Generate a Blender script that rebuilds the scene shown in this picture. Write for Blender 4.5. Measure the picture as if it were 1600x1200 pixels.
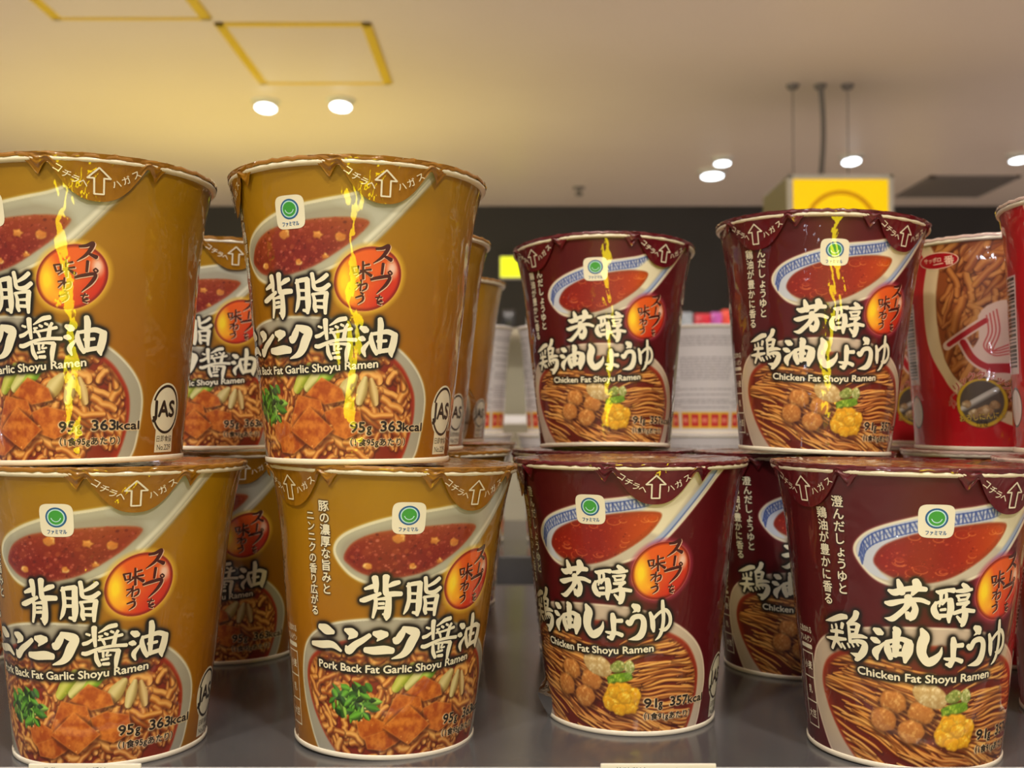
import bpy, bmesh, math, random
import numpy as np
from mathutils import Matrix, Vector, Euler

for _o in list(bpy.data.objects):
    bpy.data.objects.remove(_o)
C = bpy.context.scene.collection
SC = bpy.context.scene
R = math.radians

# ------------------------------------------------------------------ camera
SHELF = 1.20
EYE = SHELF + 0.1228
FPX = 1640.0
cam_d = bpy.data.cameras.new('camera')
cam = bpy.data.objects.new('camera', cam_d)
C.objects.link(cam)
cam.location = (0, 0, EYE)
cam.rotation_euler = (math.pi / 2 + math.atan(50 / FPX), 0, 0)
cam_d.sensor_width = 36.0
cam_d.lens = 36.0 * FPX / 1600.0
cam_d.clip_start = 0.01
cam_d.clip_end = 60
cam_d.dof.use_dof = True
cam_d.dof.focus_distance = 0.375
cam_d.dof.aperture_fstop = 17.0
SC.camera = cam

# ------------------------------------------------------------------ world, exposure, lights
w = bpy.data.worlds.new('world')
SC.world = w
w.use_nodes = True
w.node_tree.nodes['Background'].inputs[0].default_value = (0.95, 0.80, 0.71, 1)
w.node_tree.nodes['Background'].inputs[1].default_value = 0.19
SC.view_settings.view_transform = 'Standard'
SC.view_settings.look = 'None'
SC.view_settings.exposure = 0.0
SC.view_settings.gamma = 1.0
SC.view_settings.use_curve_mapping = False
CEIL = EYE + 1.327


def area(name, loc, aim, size, power, color=(1, 1, 1), size_y=None, spread=180):
    d = bpy.data.lights.new(name, 'AREA')
    d.shape = 'RECTANGLE' if size_y else 'DISK'
    d.size = size
    if size_y:
        d.size_y = size_y
    d.energy = power
    d.color = color
    d.spread = R(spread)
    o = bpy.data.objects.new(name, d)
    C.objects.link(o)
    o.location = loc
    o.rotation_euler = (Vector(aim) - Vector(loc)).to_track_quat('-Z', 'Y').to_euler()
    return o


# ceiling downlights over the aisle the photographer stands in
area('aisle_downlight', (-0.70, -0.72, CEIL - 0.02), (-0.15, 0.42, SHELF), 0.16, 19.5, (1.0, 0.93, 0.82))
area('aisle_downlight', (0.55, -0.70, CEIL - 0.02), (0.10, 0.42, SHELF), 0.16, 19.5, (1.0, 0.92, 0.82))
area('aisle_downlight', (-0.1, -0.35, CEIL - 0.02), (0.0, 0.40, SHELF), 0.16, 8, (1.0, 0.92, 0.80))
area('aisle_downlight', (0.1, -2.4, CEIL - 0.02), (0.0, 0.40, SHELF), 0.30, 16, (1.0, 0.92, 0.82))
for _x, _y in ((-3.2, 1.6), (-1.2, 2.0), (1.4, 2.2), (3.6, 1.8), (-3.0, 4.6), (-0.6, 5.0), (1.9, 4.9), (4.2, 4.4)):
    area('room_downlight', (_x, _y, CEIL - 0.02), (_x, _y + 0.05, 0), 0.30, 28, (1.0, 0.87, 0.83), spread=120)
# yellow shop sign behind the photographer and the yellow wash of the lit fascia on the ceiling
area('sign_glow', (0.02, -1.60, EYE - 0.20), (0.0, 0.4, EYE), 0.26, 7.5, (1.0, 0.80, 0.0), size_y=0.62)
area('window_glow', (-4.0, 1.45, EYE - 0.15), (0.0, 0.4, EYE), 0.42, 12.0, (0.78, 0.86, 1.0), size_y=0.62)
area('added_streak_light', (-0.204, -0.231, EYE - 0.115), (0.245, 0.5, EYE + 0.045), 0.10, 0.004, (0.80, 0.86, 1.0), size_y=0.16, spread=6)  # narrow beam added only to put a bluish streak on one scarlet cup
area('fascia_glow', (-1.3, 4.6, EYE + 0.15), (-1.3, 4.7, CEIL), 1.9, 17, (1.0, 0.80, 0.14), size_y=1.0)


# ------------------------------------------------------------------ helpers
def lin(c):
    c = np.asarray(c, float) / 255.0
    return np.where(c <= 0.04045, c / 12.92, ((c + 0.055) / 1.055) ** 2.4)


def mat(name, rgb, rough=0.5, metal=0.0, coat=0.0, emit=None, estr=1.0, spec=0.5):
    m = bpy.data.materials.new(name)
    m.use_nodes = True
    b = m.node_tree.nodes['Principled BSDF']
    b.inputs['Base Color'].default_value = (*lin(rgb), 1)
    b.inputs['Roughness'].default_value = rough
    b.inputs['Metallic'].default_value = metal
    b.inputs['Coat Weight'].default_value = coat
    b.inputs['Coat Roughness'].default_value = 0.05
    b.inputs['Specular IOR Level'].default_value = spec
    if emit is not None:
        b.inputs['Emission Color'].default_value = (*lin(emit), 1)
        b.inputs['Emission Strength'].default_value = estr
    return m


def noise_tint(m, rgb2, scale, detail=3, lo=0.35, hi=0.65, bump=0.0):
    """mix a second colour in with noise, and optionally bump"""
    nt = m.node_tree
    b = nt.nodes['Principled BSDF']
    tc = nt.nodes.new('ShaderNodeTexCoord')
    n = nt.nodes.new('ShaderNodeTexNoise')
    n.inputs['Scale'].default_value = scale
    n.inputs['Detail'].default_value = detail
    nt.links.new(tc.outputs['Object'], n.inputs['Vector'])
    rp = nt.nodes.new('ShaderNodeValToRGB')
    rp.color_ramp.elements[0].position = lo
    rp.color_ramp.elements[1].position = hi
    rp.color_ramp.elements[0].color = b.inputs['Base Color'].default_value
    rp.color_ramp.elements[1].color = (*lin(rgb2), 1)
    nt.links.new(n.outputs['Fac'], rp.inputs['Fac'])
    nt.links.new(rp.outputs['Color'], b.inputs['Base Color'])
    if bump:
        bp = nt.nodes.new('ShaderNodeBump')
        bp.inputs['Strength'].default_value = bump
        bp.inputs['Distance'].default_value = 0.002
        nt.links.new(n.outputs['Fac'], bp.inputs['Height'])
        nt.links.new(bp.outputs['Normal'], b.inputs['Normal'])
    return m


def film_coat(m, strength=1.0):
    """shrink wrap hugging the print: a clear coat whose normal is wrinkled"""
    nt = m.node_tree
    b = nt.nodes['Principled BSDF']
    tc = nt.nodes.new('ShaderNodeTexCoord')
    mp = nt.nodes.new('ShaderNodeMapping')
    mp.inputs['Scale'].default_value = (1, 1, 0.55)
    nt.links.new(tc.outputs['Object'], mp.inputs['Vector'])
    n1 = nt.nodes.new('ShaderNodeTexNoise')
    n1.inputs['Scale'].default_value = 62
    n1.inputs['Detail'].default_value = 2.0
    n1.inputs['Distortion'].default_value = 0.8
    nt.links.new(mp.outputs['Vector'], n1.inputs['Vector'])
    n2 = nt.nodes.new('ShaderNodeTexNoise')
    n2.inputs['Scale'].default_value = 420
    n2.inputs['Detail'].default_value = 1.5
    nt.links.new(tc.outputs['Object'], n2.inputs['Vector'])
    b1 = nt.nodes.new('ShaderNodeBump')
    b1.inputs['Strength'].default_value = 0.75 * strength
    b1.inputs['Distance'].default_value = 0.002
    nt.links.new(n1.outputs['Fac'], b1.inputs['Height'])
    b2 = nt.nodes.new('ShaderNodeBump')
    b2.inputs['Strength'].default_value = 0.10 * strength
    b2.inputs['Distance'].default_value = 0.0006
    nt.links.new(n2.outputs['Fac'], b2.inputs['Height'])
    nt.links.new(b1.outputs['Normal'], b2.inputs['Normal'])
    b.inputs['Coat Weight'].default_value = 1.0
    b.inputs['Coat Roughness'].default_value = 0.04
    b.inputs['Coat IOR'].default_value = 1.5
    nt.links.new(b2.outputs['Normal'], b.inputs['Coat Normal'])
    return m


def print_mat(name, strength=1.0):
    m = mat(name, (200, 200, 200), 0.5)
    nt = m.node_tree
    a = nt.nodes.new('ShaderNodeAttribute')
    a.attribute_name = 'print'
    nt.links.new(a.outputs['Color'], nt.nodes['Principled BSDF'].inputs['Base Color'])
    return film_coat(m, strength)


def mesh_np(name, V, F, mats, midx=None, col=None, smooth=True):
    """V (n,3); F list of faces or an (m,k) array"""
    me = bpy.data.meshes.new(name)
    V = np.asarray(V, np.float32)
    if isinstance(F, np.ndarray):
        k = F.shape[1]
        me.vertices.add(len(V))
        me.vertices.foreach_set('co', V.ravel())
        me.loops.add(F.size)
        me.loops.foreach_set('vertex_index', F.astype(np.int32).ravel())
        me.polygons.add(len(F))
        me.polygons.foreach_set('loop_start', np.arange(0, F.size, k, dtype=np.int32))
    else:
        me.from_pydata(V.tolist(), [], [tuple(map(int, f)) for f in F])
    for m in (mats if isinstance(mats, (list, tuple)) else [mats]):
        me.materials.append(m)
    if midx is not None:
        me.polygons.foreach_set('material_index', np.asarray(midx, np.int32))
    if col is not None:
        ca = me.color_attributes.new('print', 'FLOAT_COLOR', 'POINT')
        c4 = np.ones((len(V), 4), np.float32)
        c4[:, :3] = col
        ca.data.foreach_set('color', c4.ravel())
    me.update(calc_edges=True)
    me.validate()
    me.polygons.foreach_set('use_smooth', [smooth] * len(me.polygons))
    return me


def link(name, me, parent=None, loc=None):
    o = bpy.data.objects.new(name, me)
    C.objects.link(o)
    if parent is not None:
        o.parent = parent
    if loc is not None:
        o.location = loc
    return o


def empty(name, loc, label=None, cat=None, group=None):
    o = bpy.data.objects.new(name, None)
    o.empty_display_size = 0.03
    C.objects.link(o)
    o.location = loc
    tag(o, label, cat, group)
    return o


def tag(o, label=None, cat=None, group=None, kind=None):
    for k, v in (('label', label), ('category', cat), ('group', group), ('kind', kind)):
        if v:
            o[k] = v
    return o


class MB:
    """collects boxes, discs, tubes into one bmesh"""
    def __init__(s):
        s.bm = bmesh.new()

    def box(s, x0, x1, y0, y1, z0, z1, bevel=0.0, seg=2, mi=0):
        r = bmesh.ops.create_cube(s.bm, size=1)
        vs = r['verts']
        for v in vs:
            v.co = Vector(((x0 + x1) / 2 + v.co.x * (x1 - x0), (y0 + y1) / 2 + v.co.y * (y1 - y0), (z0 + z1) / 2 + v.co.z * (z1 - z0)))
        fs = list({f for v in vs for f in v.link_faces})
        for f in fs:
            f.material_index = mi
        if bevel:
            es = list({e for v in vs for e in v.link_edges})
            bmesh.ops.bevel(s.bm, geom=es, offset=bevel, segments=seg, affect='EDGES', profile=0.5)
        return s

    def lathe(s, prof, n=48, mi=0, M=None, close=False):
        """prof: list of (r, z) revolved round Z"""
        rings = []
        M = M or Matrix()
        for r, z in prof:
            if r < 1e-6:
                rings.append([s.bm.verts.new(M @ Vector((0, 0, z)))])
            else:
                rings.append([s.bm.verts.new(M @ Vector((r * math.cos(2 * math.pi * i / n), r * math.sin(2 * math.pi * i / n), z))) for i in range(n)])
        pairs = list(zip(rings[:-1], rings[1:]))
        if close:
            pairs.append((rings[-1], rings[0]))
        for a, b in pairs:
            for i in range(n):
                j = (i + 1) % n
                f = [a[i % len(a)], a[j % len(a)], b[j % len(b)], b[i % len(b)]]
                u = []
                for v in f:
                    if v not in u:
                        u.append(v)
                if len(u) >= 3:
                    s.bm.faces.new(u).material_index = mi
        return s

    def tube(s, pts, r, n=8, mi=0):
        pts = [Vector(p) for p in pts]
        rings = []
        for i, p in enumerate(pts):
            t = (pts[min(i + 1, len(pts) - 1)] - pts[max(i - 1, 0)]).normalized()
            a = t.orthogonal().normalized()
            b = t.cross(a)
            rings.append([s.bm.verts.new(p + r * (math.cos(2 * math.pi * k / n) * a + math.sin(2 * math.pi * k / n) * b)) for k in range(n)])
        for a, b in zip(rings[:-1], rings[1:]):
            for k in range(n):
                s.bm.faces.new([a[k], a[(k + 1) % n], b[(k + 1) % n], b[k]]).material_index = mi
        s.bm.faces.new(rings[0][::-1])
        s.bm.faces.new(rings[-1])
        return s

    def quad(s, pts, mi=0):
        s.bm.faces.new([s.bm.verts.new(p) for p in pts]).material_index = mi
        return s

    def build(s, name, mats, parent=None, loc=None, smooth=False):
        bmesh.ops.recalc_face_normals(s.bm, faces=s.bm.faces[:])
        me = bpy.data.meshes.new(name)
        s.bm.to_mesh(me)
        s.bm.free()
        for m in (mats if isinstance(mats, (list, tuple)) else [mats]):
            me.materials.append(m)
        if smooth:
            me.polygons.foreach_set('use_smooth', [True] * len(me.polygons))
        return link(name, me, parent, loc)


# ------------------------------------------------------------------ the room
M_ceil = noise_tint(mat('ceiling_plaster', (226, 216, 208), 0.42), (220, 209, 200), 0.8)
M_dark = mat('charcoal_wall', (47, 47, 50), 0.6)
M_steel = noise_tint(mat('shelf_grey_metal', (84, 83, 84), 0.20, metal=0.0, spec=0.6), (74, 73, 75), 14)
M_rail = mat('price_rail_plastic', (196, 196, 200), 0.22)
M_floor = noise_tint(mat('shop_floor', (206, 196, 186), 0.4), (196, 186, 176), 3)
M_sheen_frame = mat('aluminium_yellow_sheen', (236, 206, 70), 0.3, metal=0.15)  # aluminium hatch frames, the yellow light they reflect painted into the colour
M_white = mat('white_enamel', (225, 225, 222), 0.4)
M_black = mat('black_plastic', (22, 22, 24), 0.4)
M_grey = mat('grey_metal', (120, 116, 116), 0.5)
M_beige = noise_tint(mat('beige_laminate', (196, 190, 164), 0.5), (186, 180, 156), 2)

tag(MB().box(-9, 9, -4, 6.75, CEIL, CEIL + 0.1).build('ceiling', M_ceil), kind='structure')
tag(MB().box(-9, 9, 6.6, 6.75, 0, CEIL).build('wall_back', M_dark), kind='structure')
tag(MB().box(-9, 9, -4, 6.75, -0.1, 0).build('floor', M_floor), kind='structure')


def up(px, py, dz):
    """a point on a horizontal plane dz above the eye seen at a pixel"""
    D = FPX * dz / (650.0 - py)
    return ((px - 800) / FPX * D, D)


# shelves: the near one with its raised price rail, the far side of the gondola behind it
sh = MB()
sh.box(-1.3, 1.3, 0.356, 0.765, SHELF - 0.028, SHELF, bevel=0.0015)
tag(sh.build('store_shelf', M_steel), 'dark grey metal shelf under the front rows of cup noodles', 'shelf')
rl = MB().box(-1.3, 1.3, 0.3495, 0.3555, SHELF - 0.045, SHELF + 0.0056, bevel=0.0012)
tag(rl.build('price_rail', M_rail), 'pale plastic price rail along the front edge of the shelf', 'price rail')
tag(MB().box(-1.3, 1.3, 0.790, 0.805, SHELF - 0.75, SHELF - 0.006, bevel=0.001).build('divider_panel', M_dark), 'dark upright panel between the two sides of the shelving', 'panel')
s2 = MB().box(-1.3, 1.3, 0.94, 1.26, SHELF - 0.028, SHELF - 0.002, bevel=0.0015).build('store_shelf', M_steel)
tag(s2, 'grey metal shelf of the far side holding the white wrapped cups', 'shelf')


# ------------------------------------------------------------------ the printed wall of a cup
KX = 0.70                      # millimetres of print per degree round the cup
A0, A1, Z0, Z1 = -118.0, 118.0, 1.8, 104.0
NC, NR = 657, 342              # vertex grid of the printed front
SS = 2
HC = 0.1045


class Prof:
    def __init__(s, rb, rw, flare):
        s.rb, s.rw, s.fl = rb, rw, flare

    def r(s, z):               # z in metres above the base
        t = np.asarray(z, float) / HC
        return s.rb + (s.rw - s.rb) * t + s.fl * np.clip((t - 0.72) / 0.28, 0, 1) ** 2


TALL = Prof(0.0339, 0.0452, 0.0022)
WIDE = Prof(0.0385, 0.0457, 0.0020)


def wrap(prof, X, Y, off):
    """flat print millimetres -> local cup coordinates"""
    th = np.radians(np.asarray(X) / KX)
    z = np.asarray(Y) / 1000.0
    r = prof.r(z) + off
    return np.stack([r * np.sin(th), -r * np.cos(th), z], -1)


rng = np.random.default_rng(7)


def vnoise(shape_mm, res, seed, sx=1.0, sy=1.0):
    """smooth value noise on the canvas, cell size res mm"""
    g = np.random.default_rng(seed)
    X, Y = CX / (res * sx), CY / (res * sy)
    X = X - X.min() + 1
    Y = Y - Y.min() + 1
    G = g.random((int(Y.max()) + 3, int(X.max()) + 3))
    xi, yi = X.astype(int), Y.astype(int)
    fx, fy = X - xi, Y - yi
    fx = fx * fx * (3 - 2 * fx)
    fy = fy * fy * (3 - 2 * fy)
    return (G[yi, xi] * (1 - fx) + G[yi, xi + 1] * fx) * (1 - fy) + (G[yi + 1, xi] * (1 - fx) + G[yi + 1, xi + 1] * fx) * fy


def fbm(res, seed, n=4, sx=1.0, sy=1.0):
    a, t, s = 0, 0, 1.0
    for i in range(n):
        a = a + s * vnoise(None, res / 2 ** i, seed + i * 17, sx, sy)
        t += s
        s *= 0.55
    return a / t


HW, HH = NC * SS, NR * SS
_th = A0 + (A1 - A0) * (np.arange(HW) + 0.5) / HW
_zz = Z0 + (Z1 - Z0) * (np.arange(HH) + 0.5) / HH
CX, CY = np.meshgrid(_th * KX, _zz)
DX = (A1 - A0) * KX / HW
DY = (Z1 - Z0) / HH


def smooth_closed(P, n=8):
    P = np.asarray(P, float)
    out = []
    m = len(P)
    for i in range(m):
        a, b, c, d = P[i - 1], P[i], P[(i + 1) % m], P[(i + 2) % m]
        for k in range(n):
            t = k / n
            out.append(0.5 * (2 * b + (c - a) * t + (2 * a - 5 * b + 4 * c - d) * t * t + (3 * b - a - 3 * c + d) * t ** 3))
    return np.array(out)


def smooth_open(P, n=6):
    P = np.asarray(P, float)
    if len(P) == 2:
        t = np.linspace(0, 1, n + 1)[:, None]
        return P[0] * (1 - t) + P[1] * t
    Q = np.vstack([2 * P[0] - P[1], P, 2 * P[-1] - P[-2]])
    out = []
    for i in range(1, len(Q) - 2):
        a, b, c, d = Q[i - 1], Q[i], Q[i + 1], Q[i + 2]
        for k in range(n):
            t = k / n
            out.append(0.5 * (2 * b + (c - a) * t + (2 * a - 5 * b + 4 * c - d) * t * t + (3 * b - a - 3 * c + d) * t ** 3))
    out.append(P[-1])
    return np.array(out)


class Art:
    def __init__(s, base):
        s.im = np.empty((HH, HW, 3))
        s.im[:] = base
        s.clip = None

    def win(s, x0, x1, y0, y1):
        i0 = max(0, int((x0 - A0 * KX) / DX) - 2)
        i1 = min(HW, int((x1 - A0 * KX) / DX) + 3)
        j0 = max(0, int((y0 - Z0) / DY) - 2)
        j1 = min(HH, int((y1 - Z0) / DY) + 3)
        if i1 <= i0 or j1 <= j0:
            return None
        return slice(j0, j1), slice(i0, i1)

    def blend(s, w, a, col):
        if s.clip is not None:
            a = a * s.clip[w]
        col = np.asarray(col, float)
        s.im[w] = s.im[w] * (1 - a[..., None]) + col * a[..., None]

    def sdf(s, P, pad=1.0):
        w = s.win(P[:, 0].min() - pad, P[:, 0].max() + pad, P[:, 1].min() - pad, P[:, 1].max() + pad)
        if w is None:
            return None, None
        X, Y = CX[w], CY[w]
        d2 = np.full(X.shape, 1e9)
        ins = np.zeros(X.shape, bool)
        for a, b in zip(P, np.roll(P, -1, 0)):
            e = b - a
            l2 = (e * e).sum() + 1e-12
            t = np.clip(((X - a[0]) * e[0] + (Y - a[1]) * e[1]) / l2, 0, 1)
            d2 = np.minimum(d2, (X - a[0] - t * e[0]) ** 2 + (Y - a[1] - t * e[1]) ** 2)
            if a[1] != b[1]:
                c = ((a[1] > Y) != (b[1] > Y)) & (X < (b[0] - a[0]) * (Y - a[1]) / (b[1] - a[1]) + a[0])
                ins ^= c
        d = np.sqrt(d2)
        return w, np.where(ins, -d, d)

    def poly(s, pts, col, alpha=1.0, edge=0.18, sm=8, deg=True, pad=1.0):
        """pts in (degrees, mm) unless deg is False; col a colour or f(X, Y, d)"""
        P = np.asarray(pts, float).copy()
        if deg:
            P[:, 0] *= KX
        if sm:
            P = smooth_closed(P, sm)
        w, d = s.sdf(P, max(pad, edge * 2))
        if w is None:
            return
        a = np.clip(0.5 - d / (2 * edge), 0, 1) * alpha
        s.blend(w, a, col(CX[w], CY[w], d) if callable(col) else col)

    def line(s, pts, wid, body, dark=None, light=None, alpha=1.0, lo=(0.25, 0.5), edge=0.10):
        P = np.asarray(pts, float)
        n = len(P)
        W = np.full(n, float(wid)) if np.isscalar(wid) else np.asarray(wid, float)
        m = W.max()
        w = s.win(P[:, 0].min() - m, P[:, 0].max() + m, P[:, 1].min() - m, P[:, 1].max() + m)
        if w is None:
            return
        X, Y = CX[w], CY[w]
        bd = np.full(X.shape, 1e9)
        bo = np.zeros(X.shape)
        for i in range(n - 1):
            a, b = P[i], P[i + 1]
            e = b - a
            l2 = (e * e).sum() + 1e-12
            t = np.clip(((X - a[0]) * e[0] + (Y - a[1]) * e[1]) / l2, 0, 1)
            qx, qy = X - a[0] - t * e[0], Y - a[1] - t * e[1]
            hw = (W[i] * (1 - t) + W[i + 1] * t) / 2
            q = np.hypot(qx, qy)
            d = q - hw
            up_ = (qx * -e[1] + qy * e[0]) / math.sqrt(l2)
            up_ = up_ * (1 if e[0] >= 0 else -1) / np.maximum(hw, 1e-3)
            k = d < bd
            bd = np.where(k, d, bd)
            bo = np.where(k, up_, bo)
        a = np.clip(0.5 - bd / (2 * edge), 0, 1) * alpha
        col = np.empty(X.shape + (3,))
        col[:] = body
        if dark is not None:
            f = np.clip((-bo - 0.1) / 0.9, 0, 1)[..., None] * 0.9
            col = col * (1 - f) + np.asarray(dark, float) * f
        if light is not None:
            f = np.exp(-((bo - lo[0]) / lo[1]) ** 2)[..., None] * 0.75
            col = col * (1 - f) + np.asarray(light, float) * f
        s.blend(w, a, col)

    def spot(s, x, y, rx, ry, col, alpha=1.0, rot=0.0, edge=0.3):
        m = max(rx, ry) * 1.3
        w = s.win(x - m, x + m, y - m, y + m)
        if w is None:
            return
        c, n = math.cos(rot), math.sin(rot)
        X, Y = CX[w] - x, CY[w] - y
        q = np.hypot((X * c + Y * n) / rx, (-X * n + Y * c) / ry)
        a = np.clip((1 - q) / edge, 0, 1) * alpha
        s.blend(w, a, col(X, Y, q) if callable(col) else col)

    def mask_of(s, pts, edge=0.2, sm=8):
        P = np.asarray(pts, float).copy()
        P[:, 0] *= KX
        if sm:
            P = smooth_closed(P, sm)
        m = np.zeros((HH, HW))
        w, d = s.sdf(P)
        m[w] = np.clip(0.5 - d / (2 * edge), 0, 1)
        return m

    def halo(s, mask, rad, gain, col, top=1.0):
        b = blur(mask, rad)
        a = np.clip(b * gain, 0, 1) * top
        s.im = s.im * (1 - a[..., None]) + np.asarray(col, float) * a[..., None]

    def grid(s):
        """vertex colours at the NR x NC grid"""
        xi = np.clip(np.round((np.arange(NC) / (NC - 1)) * HW - 0.5).astype(int), 0, HW - 2)
        yi = np.clip(np.round((np.arange(NR) / (NR - 1)) * HH - 0.5).astype(int), 0, HH - 2)
        g = (s.im[yi][:, xi] + s.im[yi + 1][:, xi] + s.im[yi][:, xi + 1] + s.im[yi + 1][:, xi + 1]) / 4
        return lin(np.clip(g, 0, 255))


def blur(m, rad):
    for ax, step in ((0, DY), (1, DX)):
        k = max(1, int(rad / step / 1.7))
        for _ in range(3):
            p = np.pad(m, [(k + 1, k) if a == ax else (0, 0) for a in (0, 1)], mode='edge')
            c = np.cumsum(p, ax)
            n = m.shape[ax]
            if ax == 0:
                m = (c[2 * k + 1:2 * k + 1 + n] - c[:n]) / (2 * k + 1)
            else:
                m = (c[:, 2 * k + 1:2 * k + 1 + n] - c[:, :n]) / (2 * k + 1)
    return m


def raster(V, T):
    """coverage of flat triangles on the canvas (mm)"""
    m = np.zeros((HH, HW))
    V = np.asarray(V)
    for t in T:
        a, b, c = V[t[0]], V[t[1]], V[t[2]]
        x0, x1 = min(a[0], b[0], c[0]), max(a[0], b[0], c[0])
        y0, y1 = min(a[1], b[1], c[1]), max(a[1], b[1], c[1])
        i0, i1 = max(0, int((x0 - A0 * KX) / DX)), min(HW, int((x1 - A0 * KX) / DX) + 2)
        j0, j1 = max(0, int((y0 - Z0) / DY)), min(HH, int((y1 - Z0) / DY) + 2)
        if i1 <= i0 or j1 <= j0:
            continue
        X, Y = CX[j0:j1, i0:i1], CY[j0:j1, i0:i1]
        s1 = (b[0] - a[0]) * (Y - a[1]) - (b[1] - a[1]) * (X - a[0])
        s2 = (c[0] - b[0]) * (Y - b[1]) - (c[1] - b[1]) * (X - b[0])
        s3 = (a[0] - c[0]) * (Y - c[1]) - (a[1] - c[1]) * (X - c[0])
        k = ((s1 >= -1e-3) & (s2 >= -1e-3) & (s3 >= -1e-3)) | ((s1 <= 1e-3) & (s2 <= 1e-3) & (s3 <= 1e-3))
        m[j0:j1, i0:i1] = np.maximum(m[j0:j1, i0:i1], k)
    return m


# ------------------------------------------------------------------ lettering
_fc = {}


def font_tris(body):
    key = body
    if key in _fc:
        return _fc[key]
    cu = bpy.data.curves.new('lettering', 'FONT')
    cu.body = body
    cu.size = 1.0
    cu.resolution_u = 3
    ob = bpy.data.objects.new('lettering', cu)
    C.objects.link(ob)
    dg = bpy.context.evaluated_depsgraph_get()
    dg.update()
    me = bpy.data.meshes.new_from_object(ob.evaluated_get(dg))
    me.calc_loop_triangles()
    V = np.empty(len(me.vertices) * 3)
    me.vertices.foreach_get('co', V)
    V = V.reshape(-1, 3)[:, :2]
    T = np.empty(len(me.loop_triangles) * 3, int)
    me.loop_triangles.foreach_get('vertices', T)
    T = T.reshape(-1, 3)
    bpy.data.objects.remove(ob)
    bpy.data.meshes.remove(me)
    bpy.data.curves.remove(cu)
    _fc[key] = (V, T)
    return V, T


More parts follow.
